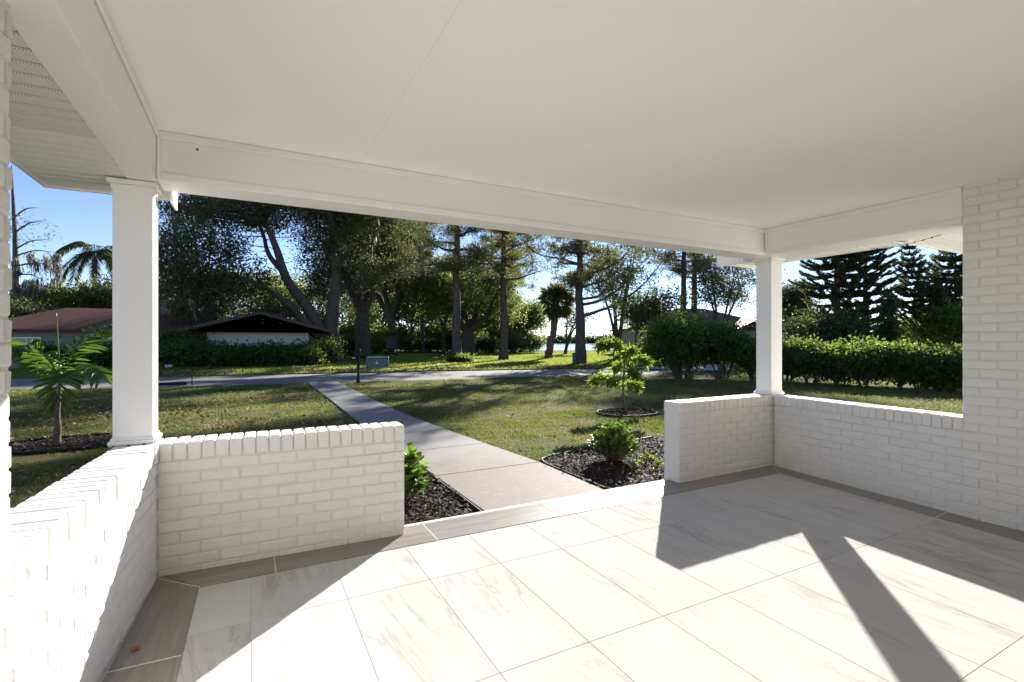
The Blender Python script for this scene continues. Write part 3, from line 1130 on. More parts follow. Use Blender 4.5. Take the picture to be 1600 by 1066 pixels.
grass("lawn_grass", [
    (1.0, 9.5, 3.9, 9.0, 1500, 0.045, 0.0065), (-6.5, 1.9, 4.0, 9.0, 900, 0.045, 0.0075), (-5.5, -0.9, 1.5, 4.0, 500, 0.05, 0.007),
    (-8.5, 12.0, 9.0, 14.0, 560, 0.048, 0.010), (-10.0, 15.0, 14.0, 21.0, 330, 0.052, 0.014), (5.6, 12.5, 2.2, 9.0, 420, 0.055, 0.008),
    (12.0, 20.0, 4.0, 14.0, 330, 0.06, 0.011)])


def far_grass(n):
    poly = far_edge + [(60, 40), (45, 50), (30, 55), (0, 45), (-14, 33)]
    x, y = RNG.uniform(-14, 60, n * 3), RNG.uniform(17, 55, n * 3)
    k = in_poly(x, y, poly) & (RNG.random(n * 3) < np.clip(26.0 / np.maximum(y, 20), 0.3, 1))
    x, y = x[k][:n], y[k][:n]
    m = len(x)
    h = RNG.uniform(0.04, 0.11, m)
    a, la = RNG.uniform(0, 6.28, m), RNG.uniform(0, 6.28, m)
    w = RNG.uniform(0.012, 0.028, m)
    z = np.full(m, G + 0.045)
    A = np.stack((x - np.cos(a) * w, y - np.sin(a) * w, z), 1)
    B = np.stack((x + np.cos(a) * w, y + np.sin(a) * w, z), 1)
    C = np.stack((x + np.cos(la) * h * 0.8, y + np.sin(la) * h * 0.8, z + h), 1)
    o = link("far_grass", npmesh("far_grass", np.stack((A, B, C), 1).reshape(-1, 3), np.arange(m * 3).reshape(m, 3), M['far_blade']), None)
    o["kind"] = "stuff"


far_grass(150000)


def scatter_leaves(name, rects):
    Vs = []
    for (x0, x1, y0, y1, n, s) in rects:
        x, y = RNG.uniform(x0, x1, n), RNG.uniform(y0, y1, n)
        if y0 > 20:
            y = np.interp(x, [p[0] for p in far_edge], [p[1] for p in far_edge]) + 0.1 + (y - y0)
        f = np.sin(x * 1.1 + 0.7) * np.sin(y * 0.9 + x * 0.3) + RNG.normal(size=n) * 0.5
        k = f > 0.15
        k &= ~((x > 1.75) & (x < 3.2) & (y < 19.2))
        k &= ~((x > -0.95) & (x < 5.7) & (y < 3.9))
        x, y = x[k], y[k]
        m = len(x)
        Vs.append(leaf_quads(np.stack((x, y, (G if y0 < 20 else G + 0.08) + RNG.uniform(0.02, 0.07, m)), 1), RNG.normal(size=(m, 3)) * np.array((1, 1, 0.4)), RNG.uniform(0.6, 1.3, m) * s, s * 0.22, unit(np.array((0, 0, 1.0)) + RNG.normal(size=(m, 3)) * 0.5)))
    V, F = merge(Vs)
    o = link(name, npmesh(name, V, F, M['litter']), None)
    o["kind"] = "stuff"


scatter_leaves("fallen_leaves", [(-8, 1.8, 7, 15, 7500, 0.085), (-6, 1.5, 3.5, 8, 2200, 0.06), (3.2, 10, 4, 12, 1300, 0.06), (-6, 17, 24.8, 26.2, 5200, 0.15), (9, 20, 5, 17, 1300, 0.07)])

# ================================================================== TREES
def tree(name, label, cat, base, limbs, blobs, clumps, per, cr, L, Wd, leaf, bark, seed, group=None, twig_every=4, droop=0.0, moss=0, flat=0.7, twig_r=0.03, wob=0.035):
    """limbs: control paths of (x,y,z,r) in world space; blobs: crown volumes in world space"""
    rng = np.random.default_rng(seed)
    t = thing(name, label, cat, tuple(base), group)
    paths = [subdiv_path(p, 5, wob, rng) for p in limbs]
    anchors = [q for p in paths for q in p[len(p) // 3:]]
    V, F, C = canopy(blobs, clumps, per, cr, L, Wd, rng, droop, flat)
    V = V - np.array(base)
    link("crown", npmesh("crown", V, F, leaf), t, loc=(0, 0, 0))
    tw = twigs(C, anchors, rng, twig_r, twig_every) if twig_every else []
    v, f = tubes(paths, 8, 0.06, rng)
    parts = [(v, f)]
    if tw:
        v2, f2 = tubes(tw, 4, 0, rng)
        parts.append((v2, f2))
    v, f = merge(parts)
    link("trunk", npmesh("trunk", v - np.array(base), f, bark, True), t, loc=(0, 0, 0))
    if moss:
        strands(t, C, moss, base, rng)
    return t


def strands(t, C, n, base, rng, size=(0.5, 1.6)):
    """hanging moss: bundles of long thin grey leaves pointing down"""
    k = rng.choice(len(C), n)
    P, D, LL = [], [], []
    for c in C[k]:
        m = rng.integers(14, 34)
        ln = rng.uniform(*size)
        p = c + rng.normal(size=(m, 3)) * np.array((0.16, 0.16, 0.12)) + np.array((0, 0, -0.2))
        p[:, 2] -= rng.random(m) * ln * 0.6
        P.append(p)
        D.append(np.array((0, 0, -1.0)) + rng.normal(size=(m, 3)) * 0.12)
        LL.append(np.full(m, ln * 0.55) * rng.uniform(0.5, 1.1, m))
    V, F = leaf_quads(np.concatenate(P), np.concatenate(D), np.concatenate(LL), 0.042, None, rng)
    link("moss", npmesh("moss", V - np.array(base), F, M['moss']), t, loc=(0, 0, 0))


def pt(x, y, d, r=None):
    p = at(x, y, d)
    return (*p, r) if r is not None else p


# ---- the big live oak leaning over the house across the street
b0 = gnd(518, 34.5)
LO = [
    [(*b0, 0.95), (*(b0 + (0, 0, 0.5)), 0.72), pt(516, 520, 34.5, 0.56), pt(521, 480, 34.3, 0.42), pt(526, 420, 34, 0.32), pt(520, 360, 33.5, 0.22), pt(505, 300, 33, 0.12), pt(500, 240, 33, 0.05)],
    [(*(b0 + (0, 0, 0.6)), 0.55), pt(503, 520, 34.2, 0.44), pt(478, 478, 33.5, 0.36), pt(447, 435, 32.5, 0.29), pt(434, 395, 32, 0.22), pt(415, 350, 31.5, 0.15), pt(385, 300, 31, 0.08), pt(360, 250, 31, 0.03)],
    [pt(441, 425, 32.4, 0.20), pt(420, 398, 32.5, 0.15), pt(412, 370, 33, 0.12), pt(395, 330, 33.5, 0.07), pt(360, 300, 34, 0.03)],
    [pt(497, 525, 34.0, 0.36), pt(470, 498, 33, 0.26), pt(440, 468, 31.5, 0.19), pt(405, 445, 30, 0.12), pt(350, 425, 29, 0.07), pt(290, 415, 28.5, 0.03)],
    [pt(522, 470, 34.3, 0.2), pt(545, 440, 35, 0.14), pt(575, 400, 36, 0.09), pt(600, 350, 36.5, 0.04)],
]
BL = []
for (x, y, d, r, rz) in ((320, 400, 29, 2.6, 1.7), (270, 440, 29, 1.9, 1.5), (300, 330, 31, 2.3, 1.5), (370, 330, 31, 2.5, 1.6), (350, 275, 32, 3.2, 2.0), (430, 320, 32, 2.4, 1.7), (440, 260, 33, 3.6, 2.2),
                         (390, 440, 30, 1.9, 1.3), (520, 360, 34, 2.5, 1.9), (560, 420, 35, 2.0, 1.6), (500, 440, 35.5, 1.4, 1.3), (570, 320, 35.5, 3.0, 2.0), (480, 300, 33, 2.6, 1.7), (330, 460, 30, 2.0, 1.1), (255, 385, 30, 1.5, 1.3),
                         (300, 490, 31, 1.6, 0.7), (420, 485, 31.5, 1.3, 0.7), (520, 230, 34, 4.2, 2.6)):
    p = at(x, y, d)
    BL.append((*p, r, r, rz))
tree("live_oak", "huge dark spreading oak with leaning limbs in front of the house across the street", "tree", b0, LO, BL, 1250, 92, 0.42, 0.165, 0.046, M['leaf_oak'], M['bark_oak'], 21, moss=70, twig_every=3)

# ---- further oaks right of it
def broad(name, label, x, d, htop, spread, leaf, seed, n=420, per=44, forks=3, lean=0.0, bark='bark_oak', r0=0.45, crown_lo=0.35, group=None, L=0.24, moss=0, zoff=0.0, cr=0.5, skirt=False):
    rng = np.random.default_rng(seed)
    b = gnd(x, d, G + zoff)
    H = htop
    fork = np.array((b[0] + lean * 0.3, b[1], b[2] + H * crown_lo * 0.62))
    limbs = [[(*b, r0 * 1.5), (*(b + (0, 0, 0.4)), r0 * 1.08), (*(b + (fork - b) * 0.6 + (rng.normal() * 0.1, 0, 0)), r0 * 0.9), (*fork, r0 * 0.85)]]
    blobs = []
    for k in range(forks):
        a = 2 * math.pi * (k + rng.uniform(-0.25, 0.25)) / forks + seed
        e = np.array((math.cos(a) * spread * 0.62 + lean, math.sin(a) * spread * 0.62, 0))
        top = b + e + np.array((0, 0, H * rng.uniform(0.72, 0.92)))
        m = fork + (top - fork) * 0.45 + np.array((e[0] * 0.12, e[1] * 0.12, 0)) + rng.normal(size=3) * 0.3
        limbs.append([(*(fork - (0, 0, 0.25)), r0 * 0.6), (*m, r0 * 0.38), (*(m + (top - m) * 0.6), r0 * 0.2), (*top, r0 * 0.05)])
        blobs.append((*top, spread * 0.52, spread * 0.52, H * 0.20))
        blobs.append((*(m + e * 0.5 + (0, 0, H * 0.02)), spread * 0.45, spread * 0.45, H * 0.15))
    blobs.append((b[0] + lean, b[1], b[2] + H * 0.86, spread * 0.62, spread * 0.62, H * 0.17))
    blobs.append((b[0] + lean, b[1], b[2] + H * 0.62, spread * 0.8, spread * 0.8, H * 0.18))
    if skirt:
        for k in range(4):
            a = rng.uniform(0, 6.28)
            blobs.append((b[0] + math.cos(a) * spread * 0.6, b[1] + math.sin(a) * spread * 0.6, b[2] + H * rng.uniform(0.2, 0.42), spread * 0.42, spread * 0.42, H * 0.13))
    return tree(name, label, "tree", b, limbs, blobs, n, per, cr, L, L * 0.3, leaf, M[bark], seed, group, moss=moss)


broad("oak_tree", "dark oak with a forked black trunk just right of the leaning oak", 567, 42, 15, 5.0, M['leaf_oak'], 31, 640, 76, 4, L=0.18, r0=0.62, moss=50, crown_lo=0.42)
broad("oak_tree", "mossy oak with a slim forked trunk behind the green utility box", 611, 50, 15, 4.6, M['leaf_oak'], 32, 580, 72, 4, L=0.19, r0=0.52, moss=60, crown_lo=0.42)
broad("oak_tree", "low spreading oak with a thick trunk between the two left pines", 731, 53, 9.5, 5.6, M['leaf_back'], 33, 560, 60, 5, L=0.20, r0=0.75, crown_lo=0.45)
broad("woodland_tree", "slim dark tree with a straight trunk left of the first pine", 694, 58, 11, 3.2, M['leaf_back'], 34, 300, 42, 3, r0=0.3, crown_lo=0.5)

# ---- tall pines
def pine(label, x, d, H, r0, seed, first=5.0, spread=3.2, nb=30, lean=(0, 0), per=13, extra=None, leaf='leaf_pine', zb=None):
    rng = np.random.default_rng(seed)
    b = gnd(x, d)
    t = thing("pine_tree", label, "tree", tuple(b), "tall pines across the street")
    lx_, ly_ = lean
    tr = [(b[0], b[1], b[2], r0 * 1.45), (b[0], b[1], b[2] + 0.5, r0 * 1.08)]
    for k in range(1, 9):
        u = k / 8
        tr.append((b[0] + lx_ * u * u + rng.normal() * 0.05, b[1] + ly_ * u * u + rng.normal() * 0.05, b[2] + H * u, max(0.03, r0 * (1.02 - 0.85 * u))))
    trunk = subdiv_path(tr, 4, 0.03, rng)
    T = np.array(trunk)
    paths = [trunk]
    cl = []
    specs = []
    nb = int(nb * 1.45)
    for k in range(nb):
        z = first + (H - first) * (k + rng.random()) / nb
        u = (z - first) / (H - first)
        specs.append((z, rng.uniform(0, 2 * np.pi), spread * rng.uniform(0.45, 1.1) * (1 - 0.45 * u) * (0.72 if u < 0.15 else 1), rng.uniform(-0.12, 0.45)))
    for s in (extra or []):
        specs.append(s)
    for (z, a, ln, up) in specs:
        i = np.argmin(np.abs(T[:, 2] - b[2] - z))
        p = T[i][:3]
        r = min(T[i][3] * 0.42, 0.035 + ln * 0.02)
        d1 = np.array((math.cos(a), math.sin(a), 0))
        q1 = p + d1 * ln * 0.35 + np.array((0, 0, up * ln * 0.12)) + rng.normal(size=3) * 0.08
        q2 = p + d1 * ln * 0.7 + np.array((0, 0, up * ln * 0.42)) + rng.normal(size=3) * 0.16
        q3 = p + d1 * ln + np.array((0, 0, up * ln * 0.9)) + rng.normal(size=3) * 0.2
        path = subdiv_path([(*p, r), (*q1, r * 0.75), (*q2, r * 0.5), (*q3, r * 0.2)], 3, 0.2, rng)
        paths.append(path)
        for w in (0.5, 0.68, 0.85, 1.0, 1.0):
            c = np.array(path[int((len(path) - 1) * w)][:3])
            for _ in range(2):
                e = c + rng.normal(size=3) * np.array((0.45, 0.45, 0.25)) * min(1.2, ln * 0.33)
                cl.append(e)
                if rng.random() < 0.6:
                    paths.append([(*c, 0.022), (*((c + e) / 2 + (0, 0, 0.04)), 0.016), (*e, 0.006)])
    C = np.array(cl)
    n = len(C)
    idx = np.repeat(np.arange(n), per * 3)
    D = unit(rng.normal(size=(len(idx), 3)) + np.array((0, 0, 0.35)))
    P = C[idx] + D * 0.03 + rng.normal(size=D.shape) * np.array((0.24, 0.24, 0.13))
    V, F = leaf_quads(P, D, rng.uniform(0.18, 0.38, len(idx)), 0.030, None, rng)
    link("crown", npmesh("crown", V - b, F, M[leaf]), t, loc=(0, 0, 0))
    v, f = tubes(paths, 8, 0.05, rng)
    link("trunk", npmesh("trunk", v - b, f, M['bark_pine'], True), t, loc=(0, 0, 0))
    return t


vr = lambda deg: YAW * -1 + math.pi / 2 + rad(deg)      # direction angle measured from the view axis
pine("tall straight pine, leftmost of the three pines on the far lawn", 714, 35.4, 17, 0.36, 41, 6.2, 3.4, 30, extra=[(8.2, math.pi + 0.5, 3.6, 0.1), (7.0, math.pi + 0.2, 3.3, 0.0), (6.0, 0.2, 2.6, 0.5)])
pine("tall straight pine, middle one of the three pines on the far lawn", 787, 39, 17, 0.34, 42, 6.8, 3.8, 32, extra=[(7.6, math.pi, 3.2, 0.0), (6.2, 0.0, 3.6, 0.2)])
p3 = gnd(907, 33)
pine("pine with a big side limb, rightmost of the three pines on the far lawn", 907, 33, 12.5, 0.36, 43, 5.0, 3.3, 20, extra=[(3.3, -0.55, 5.2, 0.85), (3.9, -0.4, 4.4, 0.75), (6.6, 2.5, 4.2, 0.65), (5.2, -0.2, 3.6, 0.6), (5.8, -0.7, 3.4, 0.55), (4.4, -0.5, 3.2, 0.7)], per=17)
pine("left pine of the close pair behind the big rounded bush", 1068, 50, 18, 0.38, 44, 8.0, 4.2, 26)
pine("right pine of the close pair behind the big rounded bush", 1085, 52, 18.5, 0.40, 45, 7.5, 4.4, 28)
pine("thin far pine beside the middle pine", 800, 58, 17, 0.28, 46, 6.5, 3.4, 24)
pine("thin far pine between the first two pines", 660, 62, 19, 0.30, 47, 8.5, 3.8, 24)
pine("far pine left of the cabbage palm", 768, 66, 19, 0.30, 48, 9, 4.0, 24)

# ---- cabbage palm
def sabal(label, x, d, trunk_pts, nf, fl_, seed):
    rng = np.random.default_rng(seed)
    b = gnd(x, d)
    t = thing("cabbage_palm", label, "palm", tuple(b))
    path = subdiv_path(trunk_pts, 6, 0.05, rng)
    v, f = tubes([path], 8, 0.10, rng)
    link("trunk", npmesh("trunk", v - b, f, M['bark_palm'], True), t, loc=(0, 0, 0))
    top = np.array(path[-1][:3])
    P, D, Ls, stems = [], [], [], []
    for k in range(nf):
        a = rng.uniform(0, 2 * np.pi)
        el = rng.uniform(-1.2, 1.3)
        d0 = np.array((math.cos(a) * math.cos(el), math.sin(a) * math.cos(el), math.sin(el)))
        sl = fl_ * rng.uniform(0.7, 1.05)
        hub = top + d0 * sl * 0.62 + np.array((0, 0, -0.12 * sl))
        stems.append([(*top, 0.025), (*(top + d0 * sl * 0.35), 0.02), (*hub, 0.014)])
        side = unit(np.cross(d0, np.array((0, 0, 1.0))))
        for q in range(22):
            w = (q / 21 - 0.5) * 2.6
            dd = d0 * math.cos(w) + side * math.sin(w) + np.array((0, 0, -0.30 - 0.3 * abs(w) - 0.25 * (el < 0.4) + rng.normal() * 0.22))
            P.append(hub)
            D.append(dd)
            Ls.append(sl * rng.uniform(0.45, 0.62))
    V, F = leaf_quads(np.array(P), np.array(D), np.array(Ls), 0.06, None, rng)
    v2, f2 = tubes(stems, 4)
    V, F = merge([(V, F), (v2, f2)])
    link("crown", npmesh("crown", V - b, F, M['leaf_pine']), t, loc=(0, 0, 0))


bp = gnd(858, 43)
sabal("leaning cabbage palm with a shaggy round head between two pines", 858, 43, [(*bp, 0.42), (*(bp + (0, 0, 0.6)), 0.34), pt(865, 520, 43, 0.29), pt(867, 487, 43, 0.33), pt(870, 466, 43, 0.36)], 95, 1.75, 51)

# ---- young woodland closing the view between the pines
wood = [(640, 66, 9, 4.0, 'leaf_back', 'broad green tree in the wood behind the mossy oak'), (672, 72, 10, 4.2, 'leaf_gold', 'yellow green tree in the wood left of the first pine'),
        (745, 70, 10, 4.6, 'leaf_back', 'leafy green tree in the wood right of the first pine'), (770, 64, 8, 3.6, 'leaf_gold', 'light green tree in the wood left of the middle pine'),
        (815, 66, 6.5, 3.4, 'leaf_back', 'rounded green tree at the end of the wood near the lake'), (588, 70, 10, 4.5, 'leaf_gold', 'sunlit yellow green tree behind the dark oak trunks'),
        (540, 74, 11, 5.0, 'leaf_back', 'sunlit green tree seen right of the leaning oak trunk'), (470, 60, 9, 4.6, 'leaf_back', 'green tree behind the roof of the ranch house'),
        (380, 62, 9.5, 5.0, 'leaf_gold', 'yellow green tree behind the ridge of the ranch house'), (300, 60, 10, 5.0, 'leaf_back', 'green tree behind the left half of the ranch house'),]
for i, (x, d, h, s, lf, lab) in enumerate(wood):
    broad("woodland_tree", lab, x, d, h, s, M[lf], 60 + i, 330, 36, 3, r0=0.26, crown_lo=0.38, group="trees of the wood", L=0.30, cr=0.6, moss=14 if i % 3 == 0 else 0, skirt=x not in (815, 770))

# sparse airy trees over the lake and left of the bush
def sparse(label, x, d, H, seed, lean=0.0, leaf='leaf_oak', spread=3.0, n=150, stems=4, name="slender_tree"):
    rng = np.random.default_rng(seed)
    b = gnd(x, d)
    limbs, blobs = [], []
    for k in range(stems):
        a = rng.uniform(0, 2 * np.pi)
        e = np.array((math.cos(a), math.sin(a), 0)) * spread * rng.uniform(0.3, 0.8) + np.array((lean, 0, 0))
        top = b + e + np.array((0, 0, H * rng.uniform(0.75, 1.0)))
        mid = b + e * 0.35 + np.array((0, 0, H * 0.45))
        limbs.append([(*(b + rng.normal(size=3) * np.array((0.2, 0.2, 0))), 0.15), (*mid, 0.10), (*(mid + (top - mid) * 0.6), 0.06), (*top, 0.015)])
        blobs.append((*top, spread * 0.55, spread * 0.55, H * 0.16))
        blobs.append((*(mid + (top - mid) * 0.5), spread * 0.5, spread * 0.5, H * 0.13))
    return tree(name, label, "tree", b, limbs, blobs, n, 26, 0.42, 0.22, 0.06, M[leaf], M['bark_oak'], seed, twig_every=1, twig_r=0.022)


sparse("slender many stemmed tree with open branches right of the pine with the side limb", 965, 42, 9.5, 81, 0.6, spread=3.4, n=230, stems=6)
sparse("small leaning tree at the lake edge left of the third pine", 884, 56, 5.5, 82, 0.8, spread=2.2, n=70, stems=3)
sparse("open crowned tree rising behind the right end of the big bush", 1125, 44, 8.6, 83, 0.5, leaf='leaf_pine', spread=3.6, n=260, stems=5)
sparse("low arching tree with a rounded olive crown left of the big bush", 1012, 40, 5.2, 84, 0.4, leaf='leaf_back', spread=3.2, n=240, stems=5)
sparse("thin tree with a pale trunk beside the rounded olive tree", 995, 37, 4.6, 85, 0.9, leaf='leaf_oak', spread=2.0, n=70, stems=3)
broad("woodland_tree", "dark rounded tree just right of the right column", 1238, 42, 6.0, 2.1, M['leaf_oak'], 86, 330, 44, 3, r0=0.25, crown_lo=0.25, L=0.2)
broad("woodland_tree", "olive green tree behind the right hedge near the cone of the slim conifer", 1415, 60, 3.6, 2.6, M['leaf_gold'], 87, 240, 40, 3, r0=0.25, crown_lo=0.25)
broad("woodland_tree", "low dark tree tucked behind the right hedge below the paired conifers", 1285, 30, 2.9, 2.2, M['leaf_norf'], 88, 220, 40, 3, r0=0.2, crown_lo=0.2, L=0.2)
broad("woodland_tree", "low dark tree behind the right hedge beside the brick pier", 1490, 30, 3.4, 1.7, M['leaf_hedge'], 89, 220, 40, 3, r0=0.2, crown_lo=0.2, L=0.2)

# ---- star pines behind the hedge
def star_pine(label, x, d, H, rb, r0, seed, lean=(0, 0), rise=0.35, z0=1.2, tier=0.52):
    rng = np.random.default_rng(seed)
    b = gnd(x, d)
    t = thing("star_pine", label, "tree", tuple(b), "tiered conifers behind the right hedge")
    tr = subdiv_path([(b[0] + lean[0] * u, b[1] + lean[1] * u, b[2] + H * u, max(0.02, r0 * (1 - 0.92 * u))) for u in np.linspace(0, 1, 8)], 3, 0.02, rng)
    T = np.array(tr)
    paths = [tr]
    P, D, Ls = [], [], []
    z = z0
    while z < H - 0.1:
        u = z / H
        R = rb * min(1.0, (1 - u) * 2.0 + 0.06) * rng.uniform(0.82, 1.1)
        i = np.argmin(np.abs(T[:, 2] - b[2] - z))
        c = T[i][:3]
        nb = 9
        a0 = rng.uniform(0, 6.28)
        for k in range(nb):
            a = a0 + 2 * np.pi * k / nb + rng.normal() * 0.12
            d1 = np.array((math.cos(a), math.sin(a), 0.0))
            s1 = np.array((-math.sin(a), math.cos(a), 0.0))
            ln = R * rng.uniform(0.7, 1.1)
            if rng.random() < 0.05:
                continue
            m = max(6, int(ln * 21))
            w = np.linspace(0.14, 1.0, m)
            dz = rise * ln * (w ** 2.6) * 0.55 - 0.10 * ln * np.sin(w * np.pi) + 0.05
            pts = c + d1 * (ln * w)[:, None] + np.array((0, 0, 1.0)) * dz[:, None]
            paths.append([(*c, 0.03), (*pts[m // 2], 0.02), (*pts[-1], 0.008)])
            for sgn in (-1, 1):
                for rep in range(3):
                    dd = d1 * 0.8 + s1 * sgn * rng.uniform(0.2, 1.5, m)[:, None] + np.array((0, 0, 1.0)) * (0.10 + 0.5 * w[:, None] ** 2 + rng.normal(size=(m, 1)) * 0.10)
                    P.append(pts + rng.normal(size=pts.shape) * 0.035)
                    D.append(dd)
                    Ls.append(rng.uniform(0.22, 0.42, m) * (1.1 - 0.45 * w) * min(1.0, 0.5 + ln * 0.3))
        z += tier * rng.uniform(0.85, 1.15) * (1.0 - 0.35 * u)
    V, F = leaf_quads(np.concatenate(P), np.concatenate(D), np.concatenate(Ls), 0.036, None, rng)
    link("crown", npmesh("crown", V - b, F, M['leaf_norf']), t, loc=(0, 0, 0))
    v, f = tubes(paths, 8, 0.04, rng)
    link("trunk", npmesh("trunk", v - b, f, M['bark_pine'], True), t, loc=(0, 0, 0))


star_pine("broad tiered conifer with a thick dark trunk, nearest the right column", 1308, 32, 13.5, 2.5, 0.27, 91, tier=0.47, rise=0.22)
star_pine("broad tiered conifer just right of the thick trunked one", 1352, 33.5, 12.5, 2.25, 0.22, 92, tier=0.46, rise=0.22)
star_pine("slim leaning tiered conifer with its whole tip in view", 1466, 32, 7.85, 1.9, 0.13, 93, lean=(-1.72, 0.92), rise=0.6, tier=0.40)
star_pine("tiered conifer half hidden by the right brick pier", 1493, 32, 9.5, 2.1, 0.16, 94, rise=0.5, tier=0.42)
# slim column conifer
b = gnd(1388, 29)
tree("column_conifer", "narrow columnar conifer between the tiered conifers", "tree", b, [[(*b, 0.12), (*(b + (0, 0, 2)), 0.08), (*(b + (0, 0, 4.0)), 0.02)]],
     [(b[0], b[1], b[2] + z, 0.42 * (1.15 - z / 5.5), 0.42 * (1.15 - z / 5.5), 0.6) for z in (0.8, 1.6, 2.4, 3.2, 3.9)], 120, 60, 0.16, 0.16, 0.04, M['leaf_norf'], M['bark_oak'], 95, twig_every=0)

# ---- left edge: queen palm, mossy cypress, trees behind the house
def feather_palm(name, label, base, trunk, fronds, leaf, bark, seed, ll=0.5, lw=0.03, nl=30, cat="palm", spear=None, droop=0.35, close=False):
    rng = np.random.default_rng(seed)
    b = np.array(base, float)
    t = thing(name, label, cat, tuple(b))
    v, f = tubes([subdiv_path(trunk, 5, 0.03, rng)], 8, 0.03, rng)
    link("trunk", npmesh("trunk", v - b, f, bark, True), t, loc=(0, 0, 0))
    for pts in fronds:
        path = subdiv_path(pts, 8, 0, rng)
        Q = np.array(path)[:, :3]
        T = unit(np.gradient(Q, axis=0))
        n = nl
        w = np.linspace(0.16, 0.995, n)
        i = w * (len(Q) - 1)
        k = np.minimum(i.astype(int), len(Q) - 2)
        p = Q[k] + (Q[k + 1] - Q[k]) * (i - k)[:, None]
        tt = T[k]
        side = unit(np.cross(tt, np.array((0, 0, 1.0))))
        parts = []
        for s in (-1, 1):
            D = tt * (0.55 + 0.4 * w[:, None]) + side * s * rng.uniform(0.55 if close else 0.85, 0.95, (n, 1)) + np.array((0, 0, 1.0)) * (rng.uniform(-0.3 if close else -0.1, 0.65 if close else 0.45, (n, 1))) - np.array((0, 0, droop))
            Lw = ll * (0.55 + 0.65 * np.sin(np.clip(w * 1.05, 0, 1) * np.pi * 0.82)) * rng.uniform(0.85, 1.15, n)
            nn = unit(np.array((0, 0, 1.0)) + tt * -0.3 + rng.normal(size=(n, 3)) * 0.25)
            parts.append(leaves6(p + rng.normal(size=p.shape) * 0.004, D, Lw, lw, nn, rng, 0.22) if close else leaf_quads(p, D, Lw, lw, nn, rng))
        parts.append(tubes([path], 4))
        V, F = merge(parts)
        link("frond", npmesh("frond", V - b, F, leaf), t, loc=(0, 0, 0))
    if spear:
        v, f = tubes([subdiv_path(spear, 4)], 4)
        link("spear_leaf", npmesh("spear_leaf", v - b, f, leaf, True), t, loc=(0, 0, 0))
    return t


def arch(c, az, ln, up, drop, r):
    d1 = np.array((math.cos(az), math.sin(az), 0))
    return [(*c, r), (*(c + d1 * ln * 0.3 + (0, 0, up)), r * 0.8), (*(c + d1 * ln * 0.7 + (0, 0, up - drop * 0.3)), r * 0.55), (*(c + d1 * ln + (0, 0, up - drop)), r * 0.25)]


bq = gnd(149, 58)
topq = at(148, 405, 58)
qr = np.random.default_rng(5)
fr = [arch(topq, a, qr.uniform(3.4, 4.4), qr.uniform(0.5, 1.9), qr.uniform(2.2, 4.2), 0.05) for a in np.linspace(0, 6.28, 15)[:-1]]
feather_palm("queen_palm", "tall feather palm with drooping fronds above the red roof at the left", bq, [(*bq, 0.34), (*(bq + (0, 0, 4)), 0.26), (*(topq - (0, 0, 2.2)), 0.24), (*topq, 0.28)], fr, M['leaf_norf'], M['bark_palm'], 101, ll=1.15, lw=0.065, nl=64, droop=0.85)

bc = gnd(20, 50)
cr = np.random.default_rng(6)
limbs = [[(*bc, 0.5), pt(22, 470, 50, 0.35), pt(24, 400, 50, 0.24), pt(20, 300, 50, 0.12), pt(18, 260, 50, 0.04)]]
for (x1, y1, x0, y0) in ((75, 375, 24, 390), (70, 345, 22, 365), (85, 395, 26, 400), (60, 325, 22, 340), (70, 440, 26, 430), (50, 470, 26, 450), (90, 420, 30, 415)):
    a, c = at(x0, y0, 50), at(x1, y1, 50 + cr.uniform(-2, 2))
    limbs.append([(*a, 0.09), (*((a + c) / 2 + (0, 0, 0.35)), 0.06), (*c, 0.012)])
t = tree("bald_cypress", "bare branched tree hung with grey moss at the left edge", "tree", bc, limbs, [(*at(45, 470, 50), 1.6, 1.6, 1.6), (*at(40, 360, 50), 2.6, 2.0, 1.9), (*at(62, 420, 50), 2.2, 2.0, 1.6)], 150, 5, 0.4, 0.22, 0.05, M['leaf_oak'], M['bark_oak'], 102, twig_every=1, twig_r=0.02)
Cm = np.concatenate([ellipsoid_pts(at(55, 440, 50), (2.4, 1.6, 1.0), 26, cr), ellipsoid_pts(at(36, 470, 50), (1.4, 1.4, 1.6), 24, cr), ellipsoid_pts(at(60, 395, 50), (2.2, 1.5, 0.9), 12, cr)])
strands(t, Cm, 150, bc, cr, (0.8, 2.6))
for i, (x, d, h, s, lf, lab) in enumerate(((60, 56, 6.6, 3.6, 'leaf_back', 'green tree behind the red roof, below the moss'), (112, 52, 6.9, 3.0, 'leaf_gold', 'yellow green tree behind the red roof, left of the feather palm'),
                                           (172, 54, 7.0, 3.4, 'leaf_back', 'dark green tree behind the red roof, right of the feather palm'), (30, 44, 4.6, 2.6, 'leaf_oak', 'dark bushy tree beside the red roofed garage at the left edge'), (215, 58, 9, 4, 'leaf_oak', 'dark tree behind the left column'))):
    broad("woodland_tree", lab, x, d, h, s, M[lf], 110 + i, 300, 42, 3, r0=0.22, crown_lo=0.3, group="trees behind the ranch house", L=0.26, moss=10 if i == 0 else 0)

# far shore of the lake
rng = np.random.default_rng(77)
ang = np.linspace(-0.9, 1.25, 150)
Pw = []
Vp = []
for a in ang:
    d = 330 + 20 * math.sin(a * 9)
    Pw.append((math.sin(a) * d, math.cos(a) * d, G + 1.6, 8.0, 5.0, 2.4 + 0.8 * math.sin(a * 31) + rng.random() * 1.2))
V, F, C = canopy(Pw, 2200, 30, 1.3, 1.3, 0.55, rng)
o = link("far_wood", npmesh("far_wood", V, F, M['leaf_oak']), None)
o["kind"] = "stuff"


